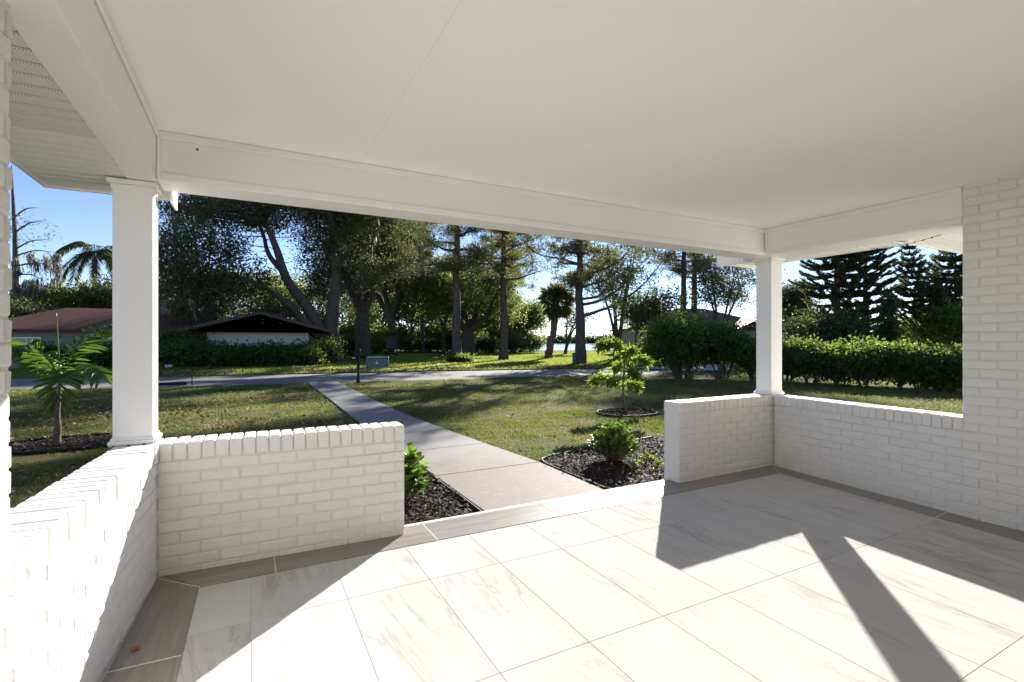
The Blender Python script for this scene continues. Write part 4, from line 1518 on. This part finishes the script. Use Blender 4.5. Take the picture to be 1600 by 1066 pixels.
# ================================================================== BUSHES AND HEDGES
def bush(name, label, x, d, w, dep, h, leaf, seed, n=150, per=46, L=0.13, group=None, stems=7, cat="bush", low=0.0, cr=0.2, pos=None, vz=None):
    rng = np.random.default_rng(seed)
    b = gnd(x, d) if pos is None else np.array((*pos, G))
    t = thing(name, label, cat, tuple(b), group)
    blobs = []
    for k in range(7):
        a = rng.uniform(0, 6.28)
        q = rng.uniform(0.1, 0.55)
        blobs.append((b[0] + math.cos(a) * w * 0.5 * q * 1.2, b[1] + math.sin(a) * dep * 0.5 * q * 1.2, b[2] + h * rng.uniform(0.36 + low, 0.74), w * 0.33, dep * 0.33, h * 0.27))
    blobs.append((b[0], b[1], b[2] + h * (0.5 + low / 2), w * 0.45, dep * 0.45, h * (0.42 - low / 2)))
    V, F, C = canopy(blobs, n, per, cr, L, L * 0.30, rng)
    ok = V.reshape(-1, 4, 3)[:, :, 2].min(1) > b[2] + 0.02
    F = F[ok]
    link("foliage", npmesh("foliage", V - b, F, leaf), t, loc=(0, 0, 0))
    paths = []
    for k in range(stems):
        a = rng.uniform(0, 6.28)
        e = b + np.array((math.cos(a) * w * 0.3, math.sin(a) * dep * 0.3, h * 0.65))
        s = b + np.array((math.cos(a) * w * 0.10, math.sin(a) * dep * 0.10, 0))
        m = (s + e) / 2 + rng.normal(size=3) * 0.06
        paths.append([(*s, 0.012 + 0.012 * h), (*m, 0.01 + 0.009 * h), (*e, 0.006)])
    v, f = tubes(paths, 8)
    link("stems", npmesh("stems", v - b, f, M['bark_oak'], True), t, loc=(0, 0, 0)).name = "stem_cluster"
    return t


for i, (x, d, w, h) in enumerate(((545, 66, 5, 3.0), (573, 70, 5, 3.4), (600, 72, 5, 3.0), (628, 70, 5, 3.3), (655, 74, 5, 3.0), (684, 72, 5, 3.5), (702, 68, 4.5, 2.8), (722, 74, 5, 3.2), (748, 76, 5, 3.4), (775, 74, 5, 3.1), (806, 68, 4.5, 2.9))):
    bush("thicket_bush", ("far thicket bush seen just right of the leaning oak trunk", "far thicket bush between the two dark oaks", "far thicket bush left of the mossy oak trunk", "far thicket bush right of the mossy oak trunk", "far thicket bush halfway between the mossy oak and the first pine",
         "far thicket bush just left of the first pine", "far thicket bush hidden by the trunk of the first pine", "far thicket bush behind the thick trunked low oak", "far thicket bush right of the thick trunked low oak", "far thicket bush left of the middle pine trunk", "far thicket bush right of the middle pine trunk")[i],
         x, d, w * 1.15, 3.5, h * 1.15, M['leaf_hedge' if i % 3 else 'leaf_back'], 400 + i, 230, 44, 0.27, "thicket under the wood", 4, cr=0.42)
# big dark bushes at the right end of the lawn
bush("big_bush", "big rounded dark bush left of the right column, tallest of the group", 1062, 20.5, 3.3, 2.6, 2.55, M['leaf_hedge'], 121, 420, 60, 0.14, "dark bushes by the side drive", 12, low=0.08, cr=0.25)
bush("big_bush", "dark leggy bush between the rounded bush and the right column", 1128, 20.2, 2.1, 2.0, 2.2, M['leaf_hedge'], 122, 230, 56, 0.14, "dark bushes by the side drive", 9, low=0.20, cr=0.22)
bush("big_bush", "dark bush partly hidden by the right column", 1178, 19.6, 1.9, 1.8, 1.62, M['leaf_hedge'], 123, 210, 56, 0.14, "dark bushes by the side drive", 8, low=0.12, cr=0.22)
# long hedge of single shrubs on the right
hx = [(1228, 18.7), (1268, 18.1), (1312, 17.5), (1352, 16.9), (1398, 16.4), (1440, 15.9), (1480, 15.4), (1530, 14.9)]
hl = ["hedge shrub right beside the right column, bright on top", "second hedge shrub from the right column, bright on top", "lower hedge shrub under the thick dark conifer trunk", "bright topped hedge shrub right of the thick conifer trunk",
      "hedge shrub below the narrow columnar conifer", "shaded hedge shrub below the slim leaning conifer", "shaded hedge shrub left of the brick pier", "hedge shrub mostly hidden behind the brick pier"]
for i, ((x, d), lab) in enumerate(zip(hx, hl)):
    bush("hedge_shrub", lab, x, d, 1.75, 1.6, (1.52, 1.50, 1.30, 1.52, 1.46, 1.34, 1.26, 1.24)[i], M['leaf_hedge'], 130 + i, 200, 54, 0.115, "shrubs of the right hedge", 7, "shrub", low=0.06, cr=0.17)
# shrubs in front of the house across the street
sx = [(215, 28, 2.2, 2.0), (262, 28.5, 2.6, 2.2), (305, 28.0, 2.3, 1.45), (345, 28.6, 2.3, 1.15), (385, 29.2, 2.3, 1.05), (425, 29.8, 2.3, 1.25), (462, 30.4, 2.2, 1.3), (494, 32.5, 2.0, 1.5), (545, 44, 2.8, 2.0), (582, 56, 3.2, 2.2), (640, 62, 3.6, 2.4), (675, 64, 3.2, 2.2), (760, 62, 3.0, 2.0), (800, 58, 3.4, 2.6), (828, 60, 3.0, 2.3), (165, 28, 1.8, 1.1), (80, 27.5, 1.8, 1.2)]
sl = ["tall dark shrub right of the left column", "tall dark shrub at the front corner of the ranch house", "dark shrub below the gutter of the ranch house", "low dark shrub in front of the pale gable wall, left part", "low dark shrub in front of the pale gable wall, middle part",
      "tall dark shrub in front of the pale gable wall, right part", "dark shrub left of the leaning oak trunk", "dark shrub right at the foot of the leaning oak", "dark shrub behind the mailbox", "dark shrub in the wood behind the utility box", "dark thicket bush left of the first pine", "dark thicket bush below the yellow green tree",
      "dark thicket bush left of the middle pine", "green bush right of the middle pine", "green bush at the lake end of the wood", "low dark shrub in front of the garage wall", "low dark shrub at the left end of the garage wall"]
for i, ((x, d, w, h), lab) in enumerate(zip(sx, sl)):
    bush("dark_shrub", lab, x, d, w * 1.25, w, h, M['leaf_hedge'] if i < 13 or i > 14 else M['leaf_back'], 150 + i, 150, 44, 0.17, "shrubs across the street", 6, "shrub", cr=0.26)
for i, (x, d, w, h, lab) in enumerate(((714, 34.6, 1.3, 0.45, "low leafy plant around the foot of the leftmost pine"), (725, 34.9, 1.1, 0.5, "grey green plant beside the foot of the leftmost pine"), (985, 31, 2.6, 1.1, "low dark shrub on the far lawn left of the big bush"), (1012, 30, 2.4, 1.7, "dark shrub behind the young tree at the street"))):
    bush("ground_shrub", lab, x, d, w, w, h, M['leaf_back'] if i < 2 else M['leaf_hedge'], 180 + i, 60, 40, 0.13, None, 4, "shrub", cr=0.16)

# ================================================================== PLANTS BY THE PORCH
def leafy_shrub(name, label, pos, w, h, n, L, Wd, leaf, seed, spread=1.0):
    """close shrub: separate shoots carrying whorls of real folded leaves"""
    rng = np.random.default_rng(seed)
    b = np.array((*pos, G + 0.01))
    t = thing(name, label, "shrub", tuple(b))
    paths, P, D, N_, LL = [], [], [], [], []
    for k in range(n):
        a = rng.uniform(0, 6.28)
        q = math.sqrt(rng.random())
        tip = b + np.array((math.cos(a) * q * w * 0.5, math.sin(a) * q * w * 0.5, h * (1.0 - 0.55 * q ** 2.2) * rng.uniform(0.72, 1.0)))
        s = b + np.array((math.cos(a) * 0.05 * q, math.sin(a) * 0.05 * q, 0))
        m = (s * 0.5 + tip * 0.5) + np.array((0, 0, -0.04 * h))
        paths.append([(*s, 0.006), (*m, 0.005), (*tip, 0.002)])
        out = unit(tip - b - np.array((0, 0, h * 0.3)))
        for j in range(rng.integers(9, 15)):
            u = rng.uniform(0.35, 1.0) ** 0.7
            c = m + (tip - m) * (u * 2 - 1) if u > 0.5 else s + (m - s) * u * 2
            th = j * 2.4 + rng.uniform(-0.3, 0.3)
            side = np.array((math.cos(th), math.sin(th), 0))
            d = side * 0.9 + out * 0.5 + np.array((0, 0, rng.uniform(0.1, 0.8)))
            P.append(c)
            D.append(d)
            N_.append(unit(np.array((0, 0, 1.0)) + out * 0.4 + rng.normal(size=3) * 0.35))
            LL.append(L * rng.uniform(0.6, 1.15))
    V, F = leaves6(np.array(P), np.array(D), np.array(LL), Wd, np.array(N_), rng, 0.12)
    link("foliage", npmesh("foliage", V - b, F, leaf, False), t, loc=(0, 0, 0))
    v, f = tubes(paths, 4)
    link("stem_cluster", npmesh("stem_cluster", v - b, f, M['bark_young'], True), t, loc=(0, 0, 0))
    return t


leafy_shrub("garden_shrub", "dense rounded bright green shrub in the mulch bed right of the path", (4.10, 4.98), 0.62, 0.54, 130, 0.070, 0.021, M['leaf_bright'], 201)
leafy_shrub("garden_shrub", "bright green shrub peeping out behind the left low wall", (1.26, 4.62), 0.50, 0.56, 66, 0.095, 0.031, M['leaf_bright'], 202)
leafy_shrub("small_plant", "small pale green plant in mulch, behind the two yellowish ones", (4.42, 4.72), 0.17, 0.12, 6, 0.055, 0.017, M['leaf_yel'], 203)
leafy_shrub("small_plant", "small yellow green plant in mulch nearest the right low wall", (4.28, 4.38), 0.16, 0.09, 5, 0.05, 0.016, M['leaf_yel'], 204)
leafy_shrub("small_plant", "small yellowish plant in mulch in front of the rounded shrub", (4.05, 4.50), 0.14, 0.10, 5, 0.05, 0.016, M['leaf_yel'], 205)

# ---- young tree in its ring on the right lawn
rng = np.random.default_rng(210)
bt = np.array((7.02, 8.12, G))
t = thing("young_tree", "young tree with long yellow green leaves in a mulched ring", "tree", tuple(bt))
D0 = 10.4
tp = [(*bt, 0.030), pt(974, 620, D0, 0.022), pt(974, 590, D0, 0.018), pt(976, 565, D0, 0.014), pt(972, 548, D0, 0.010), pt(962, 538, D0, 0.006)]
br = [[pt(975, 606, D0, 0.012), pt(962, 600, D0 - 0.1, 0.010), pt(945, 592, D0 - 0.2, 0.007), pt(929, 596, D0 - 0.3, 0.004)],
      [pt(974, 604, D0, 0.011), pt(985, 600, D0 + 0.1, 0.008), pt(996, 604, D0 + 0.2, 0.004)],
      [pt(976, 570, D0, 0.012), pt(988, 562, D0 + 0.1, 0.008), pt(1000, 560, D0 + 0.2, 0.006), pt(1010, 566, D0 + 0.2, 0.004)],
      [pt(973, 552, D0, 0.010), pt(960, 540, D0 - 0.1, 0.008), pt(947, 538, D0 - 0.15, 0.006), pt(938, 542, D0 - 0.2, 0.004)],
      [pt(975, 560, D0, 0.010), pt(982, 552, D0 - 0.3, 0.008), pt(986, 548, D0 - 0.5, 0.004)],
      [pt(975, 575, D0, 0.010), pt(968, 572, D0 + 0.3, 0.008), pt(962, 576, D0 + 0.5, 0.004)],
      [pt(975, 580, D0, 0.010), pt(984, 580, D0 - 0.2, 0.008), pt(992, 586, D0 - 0.4, 0.004)]]
paths = [subdiv_path(p, 4, 0.05, rng) for p in [tp] + br]
P, D, L_ = [], [], []
for pi, p in enumerate(paths):
    Q = np.array(p)[:, :3]
    st = int(len(Q) * (0.62 if pi == 0 else 0.3))
    for k in range(st, len(Q)):
        nn = 15 if k < len(Q) - 1 else 44
        tdir = unit(Q[k] - Q[k - 1])
        for j in range(nn):
            th = rng.uniform(0, 6.28)
            P.append(Q[k] + rng.normal(size=3) * 0.012)
            D.append(tdir * 0.55 + rng.normal(size=3) * 0.75 + np.array((0, 0, -0.05 if k < len(Q) - 3 else 0.12)))
            L_.append(rng.uniform(0.11, 0.21))
V, F = leaves6(np.array(P), np.array(D), np.array(L_), 0.017, None, rng, 0.25)
link("crown", npmesh("crown", V - bt, F, M['leaf_yel']), t, loc=(0, 0, 0))
v, f = tubes(paths, 8)
link("trunk", npmesh("trunk", v - bt, f, M['bark_young'], True), t, loc=(0, 0, 0))

# ---- young palm in its ring on the left lawn
bpz = np.array((*at(90, 0, 7.25)[:2], G))
DP = 7.25
trunk = [(*bpz, 0.050), pt(89, 685, DP, 0.050), pt(91, 668, DP, 0.040), pt(90, 655, DP, 0.030), pt(92, 622, DP, 0.026), pt(94, 595, DP, 0.02)]
hub = pt(94, 603, DP)
fr = [
    [(*hub, 0.013), pt(104, 570, DP - 0.1, 0.011), pt(122, 540, DP - 0.15, 0.008), pt(145, 518, DP - 0.2, 0.006), pt(172, 508, DP - 0.25, 0.003)],
    [(*hub, 0.013), pt(84, 575, DP - 0.25, 0.011), pt(66, 553, DP - 0.5, 0.008), pt(46, 540, DP - 0.7, 0.006), pt(24, 543, DP - 0.9, 0.003)],
    [(*hub, 0.012), pt(110, 588, DP - 0.35, 0.010), pt(126, 575, DP - 0.6, 0.008), pt(145, 575, DP - 0.9, 0.005), pt(163, 590, DP - 1.1, 0.003)],
    [(*hub, 0.012), pt(88, 580, DP + 0.3, 0.010), pt(76, 560, DP + 0.6, 0.007), pt(62, 558, DP + 0.9, 0.005), pt(48, 570, DP + 1.1, 0.003)],
    [(*hub, 0.012), pt(98, 590, DP - 0.5, 0.010), pt(98, 585, DP - 0.8, 0.007), pt(94, 600, DP - 1.1, 0.005), pt(90, 625, DP - 1.25, 0.003)],
]
feather_palm("young_palm", "young feather palm with glossy drooping fronds outside the left opening", bpz, trunk, fr, M['leaf_palm'], M['bark_young'], 221, ll=0.27, lw=0.020, nl=28, droop=0.35, close=True,
             spear=[(*hub, 0.014), pt(92, 560, DP, 0.012), pt(90, 520, DP, 0.008), pt(88, 488, DP, 0.004)])


# ================================================================== STREET FURNITURE
mp = gnd(560, 18.0)
t = thing("mailbox", "black mailbox on a turned post by the end of the path", "mailbox", tuple(mp))
x, y, z = mp
prof = [(0.0, 0.10), (0.05, 0.10), (0.07, 0.075), (0.22, 0.065), (0.26, 0.045), (0.95, 0.042), (0.98, 0.055), (1.02, 0.055), (1.04, 0.040), (1.08, 0.03)]
tube_obj("post", [[(x, y, z + a, r) for a, r in prof]], M['metal_black'], t, 12 if False else 8)
# arched box, its long side along the street's normal
c = np.array((x, y, z + 1.10))
ang_ = YAW - 0.25
ux, uy = np.array((math.cos(-ang_), math.sin(-ang_), 0)), np.array((-math.sin(-ang_), math.cos(-ang_), 0))
vv, ff = [], []
sec = [(-0.07, 0.0), (0.07, 0.0), (0.07, 0.10)] + [(0.07 * math.cos(a), 0.10 + 0.07 * math.sin(a)) for a in np.linspace(0.3, math.pi - 0.3, 7)] + [(-0.07, 0.10)]
for s in (-0.20, 0.20):
    for (a, h) in sec:
        vv.append(c + ux * a + uy * s + np.array((0, 0, h)) - mp)
m = len(sec)
ff = [[i, (i + 1) % m, m + (i + 1) % m, m + i] for i in range(m)] + [list(range(m))[::-1], [m + i for i in range(m)]]
link("box_body", pydata("box_body", vv, ff, M['metal_black']), t, loc=(0, 0, 0))
vv2 = [c + ux * a * 1.07 + uy * (-0.214 if k == 0 else -0.202) + np.array((0, 0, h * 1.03)) - mp for k in (0, 1) for (a, h) in sec]
dr = link("door", pydata("door", vv2, ff, M['metal_black']), t, loc=(0, 0, 0))
kn = (c + uy * -0.226 + np.array((0, 0, 0.10)))
box("handle", tuple(kn - 0.012), tuple(kn + 0.012), M['metal_black'], dr, 0.003)
k2 = c - ux * 0.16 - np.array((0, 0, 0.30))
box("paper_tray", tuple(k2 - (0.06, 0.05, 0.10)), tuple(k2 + (0.06, 0.05, 0.10)), M['metal_black'], t, 0.01)
k3 = k2 + np.array((0, 0, 0.12))
box("number_plate", tuple(k3 - (0.06, 0.012, 0.018)), tuple(k3 + (0.05, 0.012, 0.018)), M['sign_white'], t, 0.003)

# green transformer box
ub = gnd(590, 27.2, G + 0.05)
t = thing("utility_box", "low green utility box with a small white sticker on the far lawn", "utility box", tuple(ub), rz=-0.30)
def wedge(name, sx, sy, h, sx2, y0, y1, mat, parent, z=0.0):
    v = [(-sx / 2, -sy / 2, z), (sx / 2, -sy / 2, z), (sx / 2, sy / 2, z), (-sx / 2, sy / 2, z), (-sx2 / 2, y0, z + h), (sx2 / 2, y0, z + h), (sx2 / 2, y1, z + h), (-sx2 / 2, y1, z + h)]
    f = [[0, 3, 2, 1], [4, 5, 6, 7], [0, 1, 5, 4], [1, 2, 6, 5], [2, 3, 7, 6], [3, 0, 4, 7]]
    return link(name, pydata(name, v, f, mat), parent, loc=(0, 0, 0))
wedge("pad", 1.35, 1.05, 0.05, 1.33, -0.51, 0.51, M['drive'], t)
bd = wedge("cabinet", 1.2, 0.9, 0.50, 1.10, -0.36, 0.44, M['box_green'], t, 0.05)
wedge("lid", 1.18, 0.88, 0.05, 1.10, -0.38, 0.42, M['box_green'], t, 0.553)
link("sticker", pydata("sticker", [(-0.07, -0.432, 0.24), (0.06, -0.432, 0.24), (0.06, -0.420, 0.30), (-0.07, -0.420, 0.30)], [[0, 1, 2, 3]], M['sign_white']), bd, loc=(0, 0, 0))
link("sticker", pydata("sticker", [(-0.05, -0.4195, 0.31), (0.04, -0.4195, 0.31), (-0.005, -0.404, 0.39)], [[0, 1, 2]], M['sign_white']), bd, loc=(0, 0, 0))
link("sticker", pydata("sticker", [(-0.05, -0.437, 0.205), (0.04, -0.437, 0.205), (0.04, -0.433, 0.232), (-0.05, -0.433, 0.232)], [[0, 1, 2, 3]], M['metal_black']), bd, loc=(0, 0, 0))

gpz = gnd(897, 32.3, G + 0.05)
t = thing("marker_post", "short grey green cable marker beside the third pine", "post", tuple(gpz))
box("shaft", (gpz[0] - 0.09, gpz[1] - 0.09, gpz[2]), (gpz[0] + 0.09, gpz[1] + 0.09, gpz[2] + 0.62), M['box_green'], t, 0.02)
box("cap", (gpz[0] - 0.10, gpz[1] - 0.10, gpz[2] + 0.622), (gpz[0] + 0.10, gpz[1] + 0.10, gpz[2] + 0.72), M['box_green'], t, 0.03)
sp = gnd(300, 17.2)
t = thing("thin_stake", "thin dark stake at the near edge of the street", "stake", tuple(sp))
tube_obj("rod", [[(sp[0], sp[1], sp[2], 0.018), (sp[0], sp[1], sp[2] + 0.16, 0.018), (sp[0], sp[1], sp[2] + 0.30, 0.017)]], M['metal_black'], t)
box("cap", (sp[0] - 0.03, sp[1] - 0.03, sp[2] + 0.301), (sp[0] + 0.03, sp[1] + 0.03, sp[2] + 0.33), M['metal_black'], t, 0.006)
a, b2 = gnd(225, 16.9), gnd(292, 17.3)
o = tube_obj("drain_pipe", [[(*(a + (0, 0, 0.05)), 0.055), (*((a + b2) / 2 + (0, 0, 0.05)), 0.055), (*(b2 + (0, 0, 0.05)), 0.055)]], M['metal_black'])
tag(o, "black drain pipe lying along the near street edge", "pipe")
wp = gnd(264, 27.5, G + 0.05)
v, f = bevel_box(0.34, 0.24, 0.20, 0.05, 0.02, RB)
o = link("white_bag", pydata("white_bag", v, f, M['sign_white']), None, loc=(wp[0], wp[1], wp[2] + 0.1))
tag(o, "small white bag on the grass by the tall dark shrubs", "bag")
brp = gnd(250, 27.6, G + 0.05)
rngb = np.random.default_rng(300)
Pb = brp + rngb.normal(size=(260, 3)) * np.array((0.30, 0.16, 0.04)) + np.array((0, 0, 0.08))
Pb[:, 2] = np.maximum(Pb[:, 2], brp[2] + 0.01)
V, F = leaf_quads(Pb, rngb.normal(size=(260, 3)) * np.array((1, 1, 0.3)), 0.28, 0.03, None, rngb)
o = link("brush_pile", npmesh("brush_pile", V, F, M['litter']), None)
tag(o, "heap of dry brown fronds beside the white bag", "brush pile", kind="stuff")


# ================================================================== HOUSES
def gable_roof(name, x0, x1, y0, y1, ze, zr, axis, mat, parent, th=0.12, hip=(0.0, 0.0), rt=None):
    """pitched roof; ridge along axis 'x' or 'y', hip = run of hipped ends"""
    if axis == 'x':
        ym = (y0 + y1) / 2
        R0, R1 = (x0 + hip[0], ym, zr), (x1 - hip[1], ym, zr)
        c = [(x0, y0, ze), (x1, y0, ze), (x1, y1, ze), (x0, y1, ze)]
        fs = [[0, 1, 5, 4], [2, 3, 4, 5], [1, 2, 5], [3, 0, 4]]
    else:
        xm = (x0 + x1) / 2
        R0, R1 = (xm, y0 + hip[0], zr), (xm, y1 - hip[1], zr)
        c = [(x0, y0, ze), (x1, y0, ze), (x1, y1, ze), (x0, y1, ze)]
        fs = [[1, 2, 5, 4], [3, 0, 4, 5], [0, 1, 4], [2, 3, 5]]
    v = c + [R0, R1]
    n = len(v)
    low = [(p[0], p[1], p[2] - th) for p in v]
    f = fs + [[n + i for i in q[::-1]] for q in fs] + [[0, n, n + 1, 1], [1, n + 1, n + 2, 2], [2, n + 2, n + 3, 3], [3, n + 3, n, 0]]
    return link(name, pydata(name, v + low, f, mat), parent, world=(0, 0, 0))


H0 = (-3.0, 37.0, G)
hs = thing("ranch_house", "long low ranch house with red shingle roof and a pale gable wing", "house", H0)
ZE, ZR = 2.02, 3.25
# main wing
box("wall", (-12.5, 36.2, G), (-2.30, 42.0, ZE - 0.12), M['stucco_grey'], hs, 0.02)
gable_roof("roof", -13.2, -2.0, 35.4, 43.0, ZE, ZR + 0.15, 'x', M['roof_red'], hs, hip=(3.4, 0.0))
for (wx, ww_, wz0, wz1) in ((-11.3, 1.2, 0.6, 1.6), (-7.2, 1.6, 0.5, 1.6), (-4.2, 0.9, G + 0.05, 1.75)):
    wf = box("window" if wz0 > 0 else "door", (wx, 36.12, wz0), (wx + ww_, 36.195, wz1), M['white'], hs, 0.01)
    box("pane", (wx + 0.07, 36.095, wz0 + 0.07), (wx + ww_ - 0.07, 36.118, wz1 - 0.07), M['glass'], wf, 0.004)
    box("muntin", (wx + ww_ / 2 - 0.02, 36.078, wz0 + 0.07), (wx + ww_ / 2 + 0.02, 36.094, wz1 - 0.07), M['white'], wf, 0.004)
# gable wing facing the street
box("wall", (-2.28, 34.9, G), (3.40, 42.2, ZE - 0.02), M['stucco'], hs, 0.02)
gv = [(-3.3, 34.95, ZE), (4.4, 34.95, ZE), (0.55, 34.95, 3.05), (-3.3, 35.1, ZE), (4.4, 35.1, ZE), (0.55, 35.1, 3.05)]
link("gable_boarding", pydata("gable_boarding", gv, [[0, 1, 2], [5, 4, 3], [0, 3, 4, 1], [1, 4, 5, 2], [2, 5, 3, 0]], M['fascia_dark']), hs, world=(0, 0, 0))
gable_roof("roof", -3.75, 4.85, 34.3, 43.2, ZE + 0.02, 3.22, 'y', M['roof_grey'], hs)
for s, (xa, xb) in enumerate(((-3.78, 0.55), (4.88, 0.55))):
    slab4("barge_board", (xa, 34.26, ZE - 0.16), (xa, 34.295, ZE - 0.16), (xb, 34.295, 3.04), (xb, 34.26, 3.04), 0.20, M['fascia_dark'], hs)
box("eave_boarding", (-3.70, 34.32, ZE - 0.10), (4.80, 34.93, ZE - 0.075), M['fascia_dark'], hs, 0.005)
tube_obj("gutter", [[(-3.74, 34.4, ZE - 0.06, 0.06), (-3.74, 37, ZE - 0.06, 0.06), (-3.74, 40, ZE - 0.06, 0.06)]], M['fascia_dark'], hs)
tube_obj("downspout", [[(-3.7, 34.5, ZE - 0.12, 0.045), (-3.0, 34.9, ZE - 0.34, 0.045), (-2.42, 35.1, ZE - 0.40, 0.045), (-2.38, 35.1, 0.6, 0.045), (-2.38, 35.1, G, 0.045)]], M['fascia_dark'], hs)
tube_obj("vent_pipe", [[(-1.2, 41, 2.6, 0.06), (-1.2, 41, 3.5, 0.06), (-1.2, 41, 3.95, 0.06)]], M['sign_white'], hs)
box("chimney", (0.4, 44.0, 2.4), (1.6, 44.9, 3.75), M['roof_red'], hs, 0.02)

pc = at(1120, 0, 50)
ph = thing("pink_house", "pink stucco house with grey hip roof behind the dark bushes", "house", (pc[0], pc[1], G), rz=-YAW)
def lbox(name, lo, hi, mat, par):
    me = box_me(name, hi[0] - lo[0], hi[1] - lo[1], hi[2] - lo[2], 0.02, mat)
    return link(name, me, par, loc=tuple((a + b) / 2 for a, b in zip(lo, hi)))
lbox("wall", (-8.6, 0, 0), (6.4, 9, 2.75), M['stucco_pink'], ph)
# local roofs
def lroof(name, x0, x1, y0, y1, ze, zr, axis, par, hip=(0, 0)):
    o = gable_roof(name, x0, x1, y0, y1, ze, zr, axis, M['roof_grey'], None, hip=hip)
    o.parent = par
    o.location = (0, 0, 0)
    return o
lroof("roof", -9.2, 7.0, -0.6, 9.6, 2.78, 5.1, 'x', ph, (6.6, 6.6))
lbox("wall", (1.1, -2.4, 0), (5.6, -0.02, 2.62), M['stucco_pink'], ph)
lroof("roof", 0.75, 5.95, -2.85, 4.5, 2.66, 3.95, 'y', ph)
v = [(1.1, -2.4, 2.62), (5.6, -2.4, 2.62), (3.35, -2.4, 3.62), (1.1, -2.25, 2.62), (5.6, -2.25, 2.62), (3.35, -2.25, 3.62)]
link("gable_wall", pydata("gable_wall", v, [[0, 1, 2], [5, 4, 3], [0, 3, 4, 1], [1, 4, 5, 2], [2, 5, 3, 0]], M['stucco_pink']), ph, loc=(0, 0, 0))
for (xa, xb) in ((0.70, 3.35), (6.0, 3.35)):
    s = slab4("barge_board", (xa, -2.90, 2.55), (xa, -2.86, 2.55), (xb, -2.86, 3.86), (xb, -2.90, 3.86), 0.13, M['white'], None)
    l = s.location.copy()
    s.parent = ph
    s.location = l
for (wx, wy, ww_) in ((-6.5, -0.06, 1.4), (-2.6, -0.06, 1.4), (2.6, -2.46, 1.5)):
    wf = lbox("window", (wx, wy, 0.9), (wx + ww_, wy + 0.055, 2.1), M['white'], ph)
    me = box_me("pane", ww_ - 0.16, 0.02, 1.04, 0.004, M['glass'])
    link("pane", me, wf, loc=(0, -0.04, 0))
